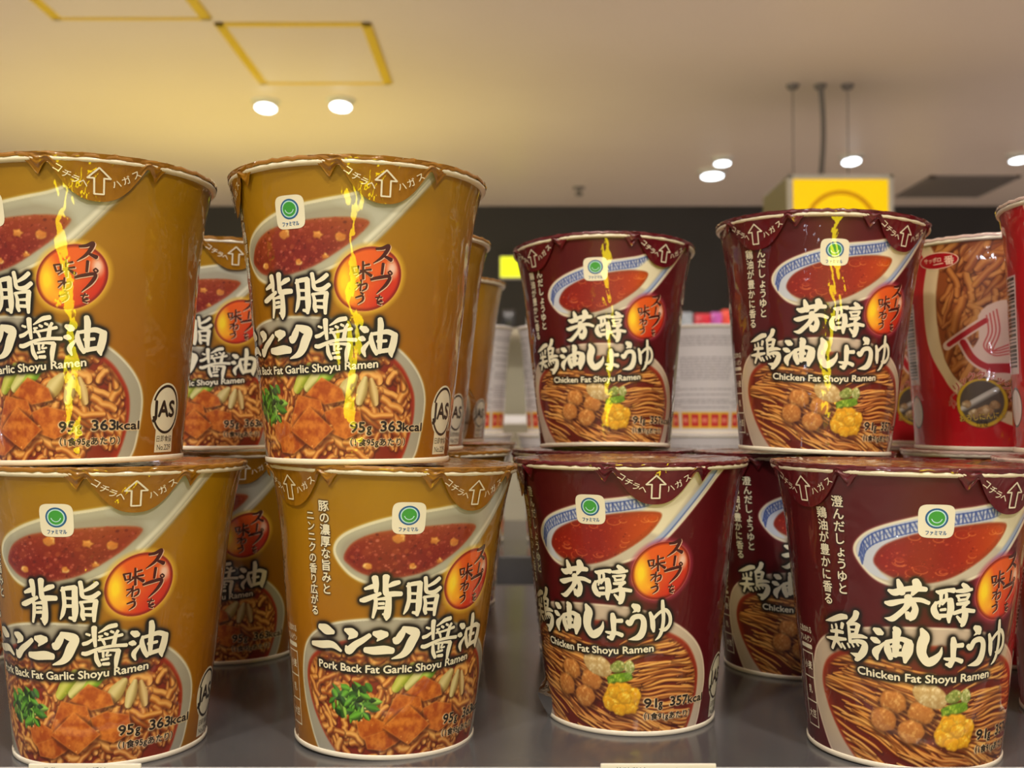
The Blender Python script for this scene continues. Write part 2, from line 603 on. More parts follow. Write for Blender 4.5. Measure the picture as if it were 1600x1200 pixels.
class Flat:
    """flat print shapes in millimetres, gathered and then wrapped on a cup"""
    def __init__(s):
        s.V, s.T, s.M, s.L, s.n = [], [], [], [], 0

    def add(s, V, T, mi=0, lift=0.0):
        V = np.asarray(V, float)
        T = np.asarray(T, int)
        s.V.append(V)
        s.T.append(T + s.n)
        s.M.append(np.full(len(T), mi))
        s.L.append(np.full(len(V), lift))
        s.n += len(V)

    def text(s, body, x, y, h, width=None, bold=0.0, mi=0, lift=0.0, rot=0.0, align='c', shear=0.0, xs=1.0):
        """h: font size in mm; width: fit the run to this many mm"""
        V, T = font_tris(body)
        if len(V) == 0:
            return
        if bold:
            for q, (ox, oy) in enumerate(((bold, 0), (-bold, 0), (0, bold), (0, -bold))):
                ox, oy = ox * h, oy * h
                s.text(body, x + ox, y + oy, h, width, 0.0, mi, lift + 0.002 * q, rot, align, shear, xs)
            lift += 0.008
        V = V.copy() * h
        x0, x1 = V[:, 0].min(), V[:, 0].max()
        V[:, 0] -= (x0 + x1) / 2 if align == 'c' else x0
        if width:
            V[:, 0] *= width / (x1 - x0)
        V[:, 0] = V[:, 0] * xs + shear * V[:, 1]
        c, n = math.cos(rot), math.sin(rot)
        V = np.stack([V[:, 0] * c - V[:, 1] * n + x, V[:, 0] * n + V[:, 1] * c + y], 1)
        s.add(V, T, mi, lift)

    def column(s, body, x, ytop, pitch, h, bold=0.0, mi=0, lift=0.0, dx=0.0):
        for i, ch in enumerate(body):
            s.text(ch, x + dx * i, ytop - pitch * i - h * 0.82, h, bold=bold, mi=mi, lift=lift)

    def stroke(s, pts, mi=0, lift=0.0):
        """brush stroke: (x, y, width) points"""
        P = smooth_open(pts, 6)
        c, wd = P[:, :2], np.maximum(P[:, 2], 0.05) / 2
        t = np.gradient(c, axis=0)
        t /= np.linalg.norm(t, axis=1)[:, None] + 1e-9
        nrm = np.stack([-t[:, 1], t[:, 0]], 1)
        caps = []
        for sgn, i in ((-1, 0), (1, -1)):
            k = [(q, math.sqrt(max(0.0, 1 - q * q)) * wd[i]) for q in (0.95, 0.7, 0.35)]
            seq = [(c[i] + sgn * t[i] * q * wd[i] * 0.75, hw) for q, hw in k]
            caps.append([(p, nrm[i], hw) for p, hw in (seq if sgn < 0 else seq[::-1])])
        rows = caps[0] + [(c[i], nrm[i], wd[i]) for i in range(len(c))] + caps[1]
        V, T = [], []
        for p, n_, hw in rows:
            V += [p + n_ * hw, p, p - n_ * hw]
        for i in range(len(rows) - 1):
            a = 3 * i
            T += [(a, a + 1, a + 4), (a, a + 4, a + 3), (a + 1, a + 2, a + 5), (a + 1, a + 5, a + 4)]
        s.add(V, T, mi, lift)

    def ellipse(s, x, y, rx, ry, mi=0, lift=0.0, n=40, k=1.0):
        """k < 1 makes a squircle"""
        V = [(x, y)]
        for i in range(n):
            a = 2 * math.pi * i / n
            ca, sa = math.cos(a), math.sin(a)
            V.append((x + rx * math.copysign(abs(ca) ** k, ca), y + ry * math.copysign(abs(sa) ** k, sa)))
        s.add(V, [(0, i + 1, (i + 1) % n + 1) for i in range(n)], mi, lift)

    def arc(s, x, y, rx, ry, wd, a0, a1, mi=0, lift=0.0, n=32):
        V, T = [], []
        for i in range(n + 1):
            a = R(a0 + (a1 - a0) * i / n)
            V += [(x + rx * math.cos(a), y + ry * math.sin(a)), (x + (rx - wd) * math.cos(a), y + (ry - wd) * math.sin(a))]
        for i in range(n):
            T += [(2 * i, 2 * i + 1, 2 * i + 3), (2 * i, 2 * i + 3, 2 * i + 2)]
        s.add(V, T, mi, lift)

    def fan(s, pts, mi=0, lift=0.0):
        s.add(pts, [(0, i, i + 1) for i in range(1, len(pts) - 1)], mi, lift)

    def arrays(s):
        return np.vstack(s.V), np.vstack(s.T), np.concatenate(s.M), np.concatenate(s.L)

    def mesh(s, name, prof, mats, off=0.00010, maxe=1.6):
        V, T, M, L = s.arrays()
        # bisect long edges so that the print follows the curved wall
        for _ in range(12):
            e = np.stack([np.linalg.norm(V[T[:, (k + 1) % 3]] - V[T[:, k]], axis=1) for k in range(3)], 1)
            k = e.argmax(1)
            big = e.max(1) > maxe
            if not big.any():
                break
            tb, kb = T[big], k[big]
            i = np.arange(len(tb))
            a, b, c = tb[i, kb], tb[i, (kb + 1) % 3], tb[i, (kb + 2) % 3]
            mid = len(V) + i
            V = np.vstack([V, (V[a] + V[b]) / 2])
            L = np.concatenate([L, (L[a] + L[b]) / 2])
            T = np.vstack([T[~big], np.stack([a, mid, c], 1), np.stack([mid, b, c], 1)])
            M = np.concatenate([M[~big], M[big], M[big]])
        W = wrap(prof, V[:, 0], V[:, 1], off + L / 1000.0)
        # wind outwards
        n = np.cross(W[T[:, 1]] - W[T[:, 0]], W[T[:, 2]] - W[T[:, 0]])
        ctr = W[T].mean(1)
        flip = (n[:, 0] * ctr[:, 0] + n[:, 1] * ctr[:, 1]) < 0
        T[flip] = T[flip][:, ::-1]
        return mesh_np(name, W, T, mats, M, smooth=True)


def parse(t):
    return [[tuple(map(float, p.split(','))) for p in st.split(' ')] for st in t.split('|')]


def strokes_mm(t):
    return [[(a * KX, z, wd) for a, z, wd in st] for st in parse(t)]


T_GOLD='-15.2,66.01,2.17 -14.6,63.62,1.94 -14.5,61.11,1.37|-20.1,61.88,0.91 -16.8,62.7,1.6 -14.6,63.27,1.37|-22.3,57.73,1.14 -20.2,57.99,1.83 -15.9,59.28,1.6 -12.4,60.42,1.14|-9.7,66.44,2.29 -9.9,63.6,1.83 -9.6,60.86,2.06 -8.6,60.16,1.83|-8.3,63.12,1.14 -5.8,64,1.72 -3.3,64.52,1.37|-8.6,60.16,1.83 -5.7,60.35,1.83 -2.1,60.38,1.6|-14.5,58.6,1.14 -14.7,55.63,1.49 -15.9,51.74,0.91|-15.3,58.14,0.8 -12.1,58.48,0.91 -8.6,58.79,1.6|-8.1,59.02,1.83 -8.3,55.13,2.29 -8.8,52.39,2.29 -9,51.02,0.69|-10.9,53.1,0.69 -8.9,52.62,1.37|-12.9,56.77,0.91 -10.5,56.87,1.03|-13.4,55.17,0.91 -10.5,55.38,1.14|1.5,64.05,1.14 1.9,61.06,1.37 2,58.09,1.37 1.1,55.14,1.37 -0.3,53.12,0.46|0.6,63.05,0.69 2.8,63.78,1.37 7.3,64.18,1.6|7.3,64.07,1.83 7.2,60.4,1.94 7.2,55.81,2.06 6.7,52.61,1.14|4.3,53.64,0.91 6.5,53.31,1.37|2.4,60.48,0.91 5.9,60.35,0.91|2,57.74,1.14 6,57.7,1.14|9.9,66.02,1.37 10.4,63.7,1.37 10.7,61.39,1.37 12.2,60.62,1.26 15.4,60.68,1.6 18.4,62.11,1.37|17.5,65.51,1.37 15.1,64.15,1.37 11.8,62.95,0.91|9.9,59.13,0.91 10.8,56.78,1.26 10.6,54.49,1.37 11.3,53.06,1.14|9.6,58.91,0.91 13,59.2,0.91 17.3,59.4,1.14|17,59.19,1.6 16.3,55.99,1.6 16.1,52.3,1.03|11.1,56.76,0.69 15.7,56.72,1.03|10.9,54.7,1.03 14.8,54.47,1.14|-46.4,46.83,1.93 -42.1,46.15,3.47 -37.7,45.44,1.54|-52.3,40.25,1.54 -45.8,40.4,2.51 -38.5,40.91,2.32 -33.3,39.05,0.96|-30.6,46.76,1.16 -27.5,46.09,2.89 -24.9,45.39,2.32|-28.9,43.51,0.39 -26.7,44.95,2.32|-30.3,40.94,0.77 -28.9,39.43,2.7 -25.1,41.7,2.32 -20.9,43.54,1.93 -17.4,45.33,1.54|-15.1,46.11,1.54 -11.8,45.72,3.09 -8.7,45.88,1.93|-13.5,43.4,0.39 -11.2,45.14,2.32|-19.6,40.07,1.93 -15.2,39.91,2.7 -9.5,40.27,2.89 -5.3,39.99,2.12|-4.5,44.25,1.54 -3.3,43.44,2.32 -1.1,45.7,2.51 0.5,47.97,1.54|-0.1,47.99,1.54 3.9,47.07,2.7 6.9,46.15,2.7 4.7,43.14,3.28 2.5,40.13,2.89 -0.4,38.29,1.93 -5.5,37.09,0.39|16.1,50.04,1.77 16.1,47.48,1.56 16.6,43.56,1.04|12.3,47.93,0.73 14,47.49,0.83|10.8,44.44,1.25 12.9,44.83,1.25 15.6,46.04,0.83|26.4,50.52,1.46 23.1,50.11,1.46 20,48.89,0.83 18.2,48.18,0.42|21.2,47.86,0.83 22.4,47.44,0.94|24,48.47,0.83 25.2,48.06,0.83|27.3,48.47,1.04 26.4,47.44,0.94|18.4,46.84,0.83 20,47.04,0.62|18.1,45.61,0.62 23.6,46.21,0.83 29.4,47.04,1.04|26.4,47.44,1.25 25.4,43.95,1.46|18.7,46.22,0.83 20.2,45.4,0.94 21.1,43.95,0.83|10.4,41.14,1.25 12.7,41.12,1.46 18.9,42.73,1.04 25.1,43.33,1.04 31.5,43.25,1.25|16.8,41.3,1.04 17.2,38.82,1.46 18.7,36.75,1.25|18.2,41.7,0.73 23.5,41.89,0.83 27.8,41.69,1.25|27.8,41.48,1.56 26.9,38.8,1.67 26.5,35.92,1.04|20.3,41.49,0.83 20.4,39.63,0.83|22.6,41.28,0.83 21.9,40.04,0.62 24.1,40.24,0.62|19.4,38.6,0.73 22.9,39.01,0.83|20.3,37.16,1.04 23.1,37.15,1.15|33.9,47.49,1.25 36,46.79,2.29 37.2,46.49,1.46|33,43.78,1.04 34.6,43.68,1.87 35.8,43.39,1.04|36.2,37.61,0.62 35.2,39.88,1.67 37.3,41.96,1.04 38.2,42.79,0.62|43.5,50.51,1.67 43.9,48.45,2.08 43.7,45.56,1.87 43.6,41.42,1.67 43.7,38.93,1.04|39.4,45.7,0.83 39.1,43.42,1.67 40.5,40.55,1.67 42.1,38.5,1.25|39.1,45.28,1.04 43.4,45.76,1.25 47.5,46.25,1.67 51.4,45.31,1.67|51.4,45.31,2.29 50.9,42.59,2.5 49.8,39.44,2.29 50.2,37.58,0.62|42.3,42.85,1.04 47,43.13,1.04|41.8,39.12,1.46 45.2,39.58,1.46 49.7,40.07,1.46'
T_RED='-20.4,62.89,0.99 -17.5,62.34,2.24 -12.6,63.72,1.74 -8,64.11,1.99 -3.7,63.98,1.49|-16.2,66.74,0.99 -15.3,64.78,1.99 -14.4,62.24,1.99|-8.3,66.67,2.24 -7.7,64.82,2.73 -9.8,61.95,0.99|-11.7,61.18,2.24 -11.1,59.56,2.73|-22,58.56,0.99 -19.5,58.47,1.99 -14.1,59.55,1.49 -6.7,60.29,1.49 -2.2,59.34,1.24|-11.1,59.56,2.49 -12.9,57.14,1.74 -16.7,54.37,1.74 -19.3,53.05,1.74 -22.5,53.2,0.2|-9.2,58.93,1.74 -8.3,56.85,1.99 -9.5,54.46,2.24 -10.6,53.24,0.99|-12,55.53,1.49 -11.1,54.16,2.24|1.1,63.36,0.75 3.2,63.14,1.74 6.4,63.85,1.24 9.3,63.84,1.74|1.1,59.62,0.99 0.2,57.27,1.99 1.5,55.19,1.99 3.2,54.03,0.99|3.4,62.44,1.24 3.3,60.11,0.87 2.7,58.24,0.62|5.8,62.68,0.99 5.8,60.81,0.99 4.1,58.95,0.75|7.8,60.58,1.99 8.3,57.54,2.24 7.6,54.73,1.74 7.7,52.86,0.87|1.4,59.39,0.99 4.6,60.35,0.99 8.2,60.69,1.24|3.4,57.07,0.87 5.7,57.32,0.99|2.5,54.96,1.49 6.4,55.21,1.24|13.6,65.89,1.24 15,65.16,1.74 16.5,64.43,1.49|10.6,63.59,0.99 14.4,63.77,1.49 18.5,64.15,0.99|10.8,61.96,0.75 17.3,62.43,0.99|11.4,61.72,0.75 12.6,60.3,0.87|17,62.09,0.99 16,60.71,0.99|11.9,60.43,0.87 16,60.83,0.87|11.3,59.15,0.99 14.4,59.34,1.24 17.2,59.74,1.24|16.2,59.3,1.24 14.5,58.17,0.99|9.9,56.01,1.24 14.9,56.99,1.49 20.5,56.61,1.24|14.5,58.17,1.24 15.7,55.57,2.24 14.9,52.54,1.99 14.2,51.62,0.99|11.5,54.94,0.75 13.8,53.26,1.49|-55,49.05,0.23 -50.4,50.02,1.59 -45.2,51.47,2.04 -42,51.8,1.59|-51.1,47.94,0.68 -50.9,46.86,0.91|-48.4,48.46,0.91 -48,47.4,0.91|-44.4,49.12,1.36 -45,47.52,1.13|-51.9,45.63,0.91 -48.6,46.01,1.36 -44.4,46.04,1.13|-54.9,43.03,0.68 -49.3,43.26,1.59 -42.9,43.78,0.91|-48.1,46.95,0.91 -48.7,44.01,1.36 -51.6,39.66,1.13|-48.3,42.72,1.36 -45.8,40.57,0.91|-36.3,53.86,2.04 -37.5,51.79,1.81 -41.5,49.43,0.91|-41,49.26,0.91 -40.7,46.65,1.13 -40.4,43.16,1.36|-40.8,49.05,0.68 -37.3,49.84,1.13 -35.1,49.39,1.13|-35.7,49.54,1.59 -37,46.37,1.36|-40.3,47.57,0.68 -36.6,47.72,0.68|-40.1,45.83,0.68 -37,46.37,0.91|-39.9,44.98,1.13 -34.8,45.7,1.36 -31.4,45.47,0.68|-40.4,43.16,1.13 -35.9,43.84,1.36 -32.7,43.07,2.04 -33.5,40.36,2.49 -36.8,37.62,1.81 -37.9,37.07,0.91|-40.5,39.2,0.23 -37,38.69,1.81|-45.3,41.97,0.79 -43.6,40.39,0.79|-41.9,42.35,0.79 -41,41.13,0.79|-39.4,42.61,0.68 -38.5,41.61,0.68|-36.8,42.99,0.68 -35.9,42.21,0.68|-27.6,48.94,1.13 -25.5,48.23,2.49 -23.7,47.72,1.36|-29,45.56,1.13 -27.1,45.07,2.04 -25.2,44.57,1.13|-26.3,38.4,0.68 -27.1,40.94,2.49 -24.5,43.1,1.36 -22.3,44.78,0.68|-17.8,50.03,1.36 -16.8,49.01,2.72 -17,46.85,2.27 -17.3,43.17,2.27 -17.6,40.34,1.59|-21.4,44.85,1.36 -21.2,42.27,2.27 -19.8,39.33,1.59|-21.7,44.83,1.36 -17.8,45.72,1.36 -14.2,46.35,1.59 -10.7,45.23,2.27|-11,44.79,2.95 -11.9,41.94,3.4 -12.9,38.45,1.13|-19.3,43.47,0.91 -15.2,43.72,1.36|-20,40.39,1.36 -15.5,41.12,1.59 -13.1,41.03,1.81|-5.3,50.28,1.13 -3.8,47.75,3.17 -4.9,44.72,3.29 -4.9,41.71,2.95 -2.2,38.99,2.72 0.9,39.69,2.72 3.9,41.87,1.59 4.7,44.23,0.34|10.2,47.32,1.59 10.6,45.29,2.27 10.6,42.71,1.93 10.6,40.14,1.81 9.1,38.01,2.04|12,44.83,1.36 15.3,44.99,1.59|6.1,40.37,0.68 8,40.16,1.13 12.3,40.1,1.36 15.4,39.4,1.59|7.2,38.44,0.91 9.5,37.78,1.13|21.6,51,1.59 23.7,50.07,2.72 24.6,48.95,1.36|21.3,48.23,0.23 23,49.02,1.13|18.4,44.68,1.59 19.9,43.99,1.81 21.9,46.27,1.81 25.6,46.75,1.81 27.5,44.93,2.04 27.1,41.29,2.49 24.7,38.83,2.27 19.1,37.78,0.23|31,48.18,1.13 32.3,45.73,1.81 32.8,42.67,1.81 33.3,40.9,0.91|32.5,45.49,1.13 35.8,47.86,1.13 39.7,49.09,1.36 42.5,46.9,1.36 42.7,43.62,1.36 39.8,41.48,1.36 36.6,41.74,0.45|37.9,52.69,1.13 38.2,50.07,1.47 38.8,45.69,1.36 38.1,41.4,1.36 36.6,38.92,1.13 34.4,37.57,0.34'
T_BADGE='40.9,74.5,0.83 43.9,74.85,1.11 46.7,75.73,1.25 45.8,73.81,1.25 43.4,71.59,0.97 39.6,69.59,0.28|44.4,72.31,0.69 48.1,71.01,1.39|44.3,69.55,0.97 43.8,66.02,0.83|38.6,64,0.83 42,64.69,1.11 47.6,65.21,1.11 45.9,62.42,1.11 41.3,59.21,0.28|47.8,67.19,0.5 48.8,66.44,0.5 47.9,65.85,0.5 46.9,66.59,0.5 47.8,67.19,0.5|41,57.91,0.5 44.1,58.06,0.5|43,58.68,0.5 41.8,56.66,0.5 44,57.02,0.42|44.4,56.72,0.42 41.8,56.13,0.55 43.8,55.58,0.5|29.5,68.16,0.69 30.4,66.04,0.69|29.7,68.15,0.55 32.7,68.4,0.55|32.5,68.28,0.69 32.3,66.2,0.61|30.4,66.04,0.5 32.4,66.32,0.5|35.1,68.67,0.5 37.7,69.18,0.69|33.4,66.92,0.42 38.5,67.42,0.69|34.7,69.99,0.69 34.9,64.22,0.83|34.5,66.87,0.69 31.1,64.96,0.33|35.2,66.83,0.55 38.6,65.31,1.11|33.9,63.76,0.61 33.5,60.11,0.61|31,62.61,0.5 33.6,62.73,0.55 30.9,60.53,0.33|33.6,61.95,0.55 36.4,62.56,0.61 36.3,60.99,0.61 34.4,60.06,0.42|33.7,59.45,0.55 34.8,58.99,0.69|31.3,57.75,0.5 34.5,58.35,0.69 34.7,56.9,0.69 32.1,55.48,0.22'


def title(t, grow=1.0):
    f = Flat()
    for i, st in enumerate(strokes_mm(t)):
        f.stroke([(x, y, wd * grow) for x, y, wd in st], 0, i * 0.003)
    return f


def flat_mask(f):
    V, T, M, L = f.arrays()
    return raster(V, T)


# ------------------------------------------------------------------ art: the pieces both flavours share
def paint_badge(a, glow):
    cx, cy, rot = 37.3 * KX, 64.3, R(38)
    ra, rb = 12.4, 10.6
    a.spot(cx, cy, ra * 1.16, rb * 1.17, glow, 0.8, rot, 0.16)

    def col(X, Y, q):
        c, n = math.cos(rot), math.sin(rot)
        u, v = X / 11.0, Y / 11.0
        base = np.empty(X.shape + (3,))
        base[:] = (226, 92, 28)
        def mix(f, cc):
            nonlocal base
            f = np.clip(f, 0, 1)[..., None]
            base = base * (1 - f) + np.asarray(cc, float) * f
        mix((u - v) * 0.75 - 0.05, (196, 30, 22))
        mix(1.25 - np.hypot((u + 0.72) / 0.34, (v + 0.1) / 0.75), (250, 214, 40))
        mix(0.9 - np.hypot((u + 0.45) / 0.5, (v + 0.55) / 0.45), (250, 180, 40))
        mix((0.95 - np.hypot((u - 0.74) / 0.26, (v - 0.33) / 0.42)) * 1.4, (240, 200, 182))
        mix((q - 0.86) / 0.10, (120, 14, 12))
        mix((q - 0.965) / 0.02, (244, 160, 104))
        return base
    a.spot(cx, cy, ra, rb, col, 1.0, rot, 0.03)


def noodle(a, x, y, length, ang, wid, bend, body, dark, light, seed):
    g = np.random.default_rng(seed)
    n = 7
    pts = [(x, y)]
    th = ang
    for i in range(n):
        th += g.normal(0, bend)
        pts.append((pts[-1][0] + math.cos(th) * length / n, pts[-1][1] + math.sin(th) * length / n))
    P = smooth_open(pts, 4)
    a.line(P + np.array([0.15, -0.35]), wid * 1.25, (70, 24, 8), alpha=0.55, edge=0.3)
    a.line(P, wid * (0.8 + 0.4 * g.random()), body, dark, light, lo=(0.2, 0.45))


def chunk(a, P, base, dark, light, seed, edge=0.25, rimw=0.7):
    """an irregular lump: shaded rim, mottled face"""
    tex = a.tex

    def col(X, Y, d):
        w = a.win(X.min(), X.max(), Y.min(), Y.max())
        i0 = int(round((X.min() - CX[0, 0]) / DX))
        j0 = int(round((Y.min() - CY[0, 0]) / DY))
        t = tex[j0:j0 + X.shape[0], i0:i0 + X.shape[1]]
        t = np.clip((t - 0.2) / 0.6, 0, 1)[..., None]
        c = np.asarray(dark, float) * (1 - t) + np.asarray(base, float) * t
        h = np.clip((t - 0.6) / 0.4, 0, 1)
        c = c * (1 - h) + np.asarray(light, float) * h
        yy = (Y - Y.min()) / max(1e-6, np.ptp(Y))
        c = c * (0.82 + 0.30 * yy[..., None])
        rim = np.clip((d + rimw) / rimw, 0, 1)[..., None] * 0.55
        return np.clip(c * (1 - rim) + np.asarray(dark, float) * 0.7 * rim, 0, 255)
    a.poly(P, col, 1.0, edge)


def blob(cx, cy, rx, ry, n, jit, seed, rot=0):
    g = np.random.default_rng(seed)
    out = []
    for i in range(n):
        t = 2 * math.pi * i / n
        k = 1 + g.normal(0, jit)
        x, y = rx * math.cos(t) * k, ry * math.sin(t) * k
        out.append((cx + (x * math.cos(rot) - y * math.sin(rot)) / KX, cy + x * math.sin(rot) + y * math.cos(rot)))
    return out


def english(f, txt, th0, th1, z0, z1, cap):
    """the English line, letter by letter along a shallow curve"""
    V0, T = font_tris(txt)
    V = V0.copy()
    x0, x1 = V[:, 0].min(), V[:, 0].max()
    u = (V[:, 0] - x0) / (x1 - x0)
    V = np.stack([(th0 + (th1 - th0) * u) * KX, V[:, 1] * cap / 0.73 + z0 + (z1 - z0) * u - 1.1 * np.sin(math.pi * u)], 1)
    for q, (ox, oy) in enumerate(((0.11, 0), (-0.11, 0), (0, 0.10), (0, -0.10), (0, 0))):
        f.add(V + np.array([ox, oy]), T, 0, 0.002 * q)


def weights(f, grams, kcal, mi=1):
    f.text(grams[:-1], 28.5 * KX, 11.4, 5.0, width=5.6, bold=0.030, mi=mi, align='l')
    f.text('g', 37.6 * KX, 11.4, 4.3, bold=0.03, mi=mi, align='l')
    f.text(kcal, 45.5 * KX, 11.7, 5.0, width=8.9, bold=0.030, mi=mi, align='l')
    f.text('kcal', 58.8 * KX, 11.7, 4.2, width=9.2, bold=0.03, mi=mi, align='l')
    f.text('（1食' + grams + 'あたり）', 44.6 * KX, 6.8, 3.0, width=22.5, bold=0.022, mi=mi)


def side_print(f, x):
    """allergen panel on the flank: two lines, a pill and a box of three cells"""
    f.text('に含まれる', x, 42.6, 2.7, width=9.4, bold=0.02)
    f.text('アレルゲン', x, 39.2, 2.7, width=9.4, bold=0.02)
    f.stroke([(x - 3.8, 37.4, 1.6), (x + 3.8, 37.4, 1.6)], 0)
    for k in range(4):
        f.stroke([(x - 4.2, 35 - 9 * k, 0.45), (x + 4.2, 35 - 9 * k, 0.45)], 0)
    for sx_ in (-4.2, 4.2):
        f.stroke([(x + sx_, 35.2, 0.45), (x + sx_, 7.8, 0.45)], 0)
    for k, tx in enumerate(('小麦', '乳', '大豆')):
        f.text(tx, x, 29.2 - 9 * k, 3.2, bold=0.02)


def jas_mark(x, y):
    f = Flat()
    f.ellipse(x, y, 8.6, 9.6, 0, 0.0)
    f.fan([(x - 5.4, y - 7), (x + 5.4, y - 7), (x + 5.6, y - 15.6), (x - 5.6, y - 15.6)], 0, 0.0)
    f.arc(x, y, 7.9, 8.9, 0.95, -163, 158, 1, 0.05, 48)
    f.text('JAS', x - 1.2, y - 2.6, 8.2, width=12.6, bold=0.035, mi=1, lift=0.08)
    f.text('日即食協', x, y - 11.6, 2.5, width=9.4, mi=1, lift=0.08)
    f.text('No.229', x, y - 14.8, 2.9, width=8.6, mi=1, lift=0.08)
    return f


def emblem():
    f = Flat()
    x, y = 0, 87.3
    f.ellipse(x, y, 5.5, 5.7, 0, 0.0, 64, 0.42)
    f.ellipse(x, y + 1.0, 3.45, 3.45, 1, 0.05, 48)
    f.ellipse(x, y + 1.0, 2.85, 2.85, 2, 0.09, 48)
    f.ellipse(x, y + 1.0, 2.45, 2.45, 3, 0.13, 48)
    f.arc(x, y + 1.3, 1.75, 1.9, 0.3, 195, 345, 4, 0.17, 24)
    f.text('ファミマル', x, y - 4.6, 1.75, width=6.4, bold=0.03, mi=1, lift=0.05)
    return f


def badge_text():
    d, l = Flat(), Flat()
    f = Flat()
    for i, st in enumerate(strokes_mm(T_BADGE)):
        f.stroke([(x + 0.22, y - 0.22, wd * 1.05 + 0.12) for x, y, wd in st], 1, 0.0 + i * 0.001)
    for i, st in enumerate(strokes_mm(T_BADGE)):
        f.stroke([(x, y, wd * 1.05) for x, y, wd in st], 0, 0.05 + i * 0.002)
    return f


# ------------------------------------------------------------------ art: garlic soy flavour, ochre cup
OUT_SPOON = [(-36.5, 74), (-33, 80), (-20, 85), (-2, 89), (16, 91.2), (30, 93.2), (40, 97), (47, 102), (51, 108), (76, 108), (66, 98.5), (56, 89.5), (45, 80.3), (36, 74), (27, 70), (12, 65.5), (-5, 63.2), (-18, 63.5), (-29, 67)]
SOUP = [(-31, 73), (-26, 78.3), (-15, 82), (0, 83.8), (15, 84.8), (30, 85), (37.5, 83.6), (33, 79.2), (25, 74.5), (12, 69), (0, 66.6), (-10, 65.9), (-21, 67.2), (-28, 70)]
BOWL = [(-63, 30), (-58, 40), (-45, 47), (-25, 50.8), (0, 51.8), (25, 49.8), (50, 42.5), (66, 33.5), (73.5, 24), (72.5, 12), (67, 1), (50, -6), (-40, -6), (-51, 1), (-58, 10), (-62.5, 20)]
INNER = [(-58.5, 29), (-51, 37), (-30, 43), (0, 45), (30, 43), (52, 37), (63, 28), (66, 20), (64, 10), (57, 0), (40, -8), (-25, -8), (-37, 1.5), (-46, 8), (-55, 18)]


def spoon_handle(a, c_out, c_in):
    a.poly([(22, 90), (34, 93.0), (44, 97.5), (52, 104.5), (60, 108), (67, 108), (60, 100), (50, 90), (41, 82.5), (36, 86.5)], c_in, 0.75, 1.2)
    a.line(smooth_open([(36 * KX, 77), (48 * KX, 86), (58 * KX, 95), (66 * KX, 104)]), 1.5, c_out, alpha=0.9, edge=0.5)
    a.line(smooth_open([(40 * KX, 76.6), (50 * KX, 84.5), (60 * KX, 92.7), (69 * KX, 102), (74 * KX, 108)]), 1.0, (112, 100, 86), alpha=0.55, edge=0.6)


def soup_dots(a, n, seed, cols, rmin, rmax, poly):
    g = np.random.default_rng(seed)
    P = np.asarray(poly, float)
    for _ in range(n):
        x = g.uniform(P[:, 0].min(), P[:, 0].max()) * KX
        y = g.uniform(P[:, 1].min(), P[:, 1].max())
        r = rmin + (rmax - rmin) * g.random() ** 3
        a.spot(x, y, r * 1.3, r, cols[g.integers(len(cols))], 0.35 + 0.5 * g.random(), g.normal(0, 0.3), 0.5)


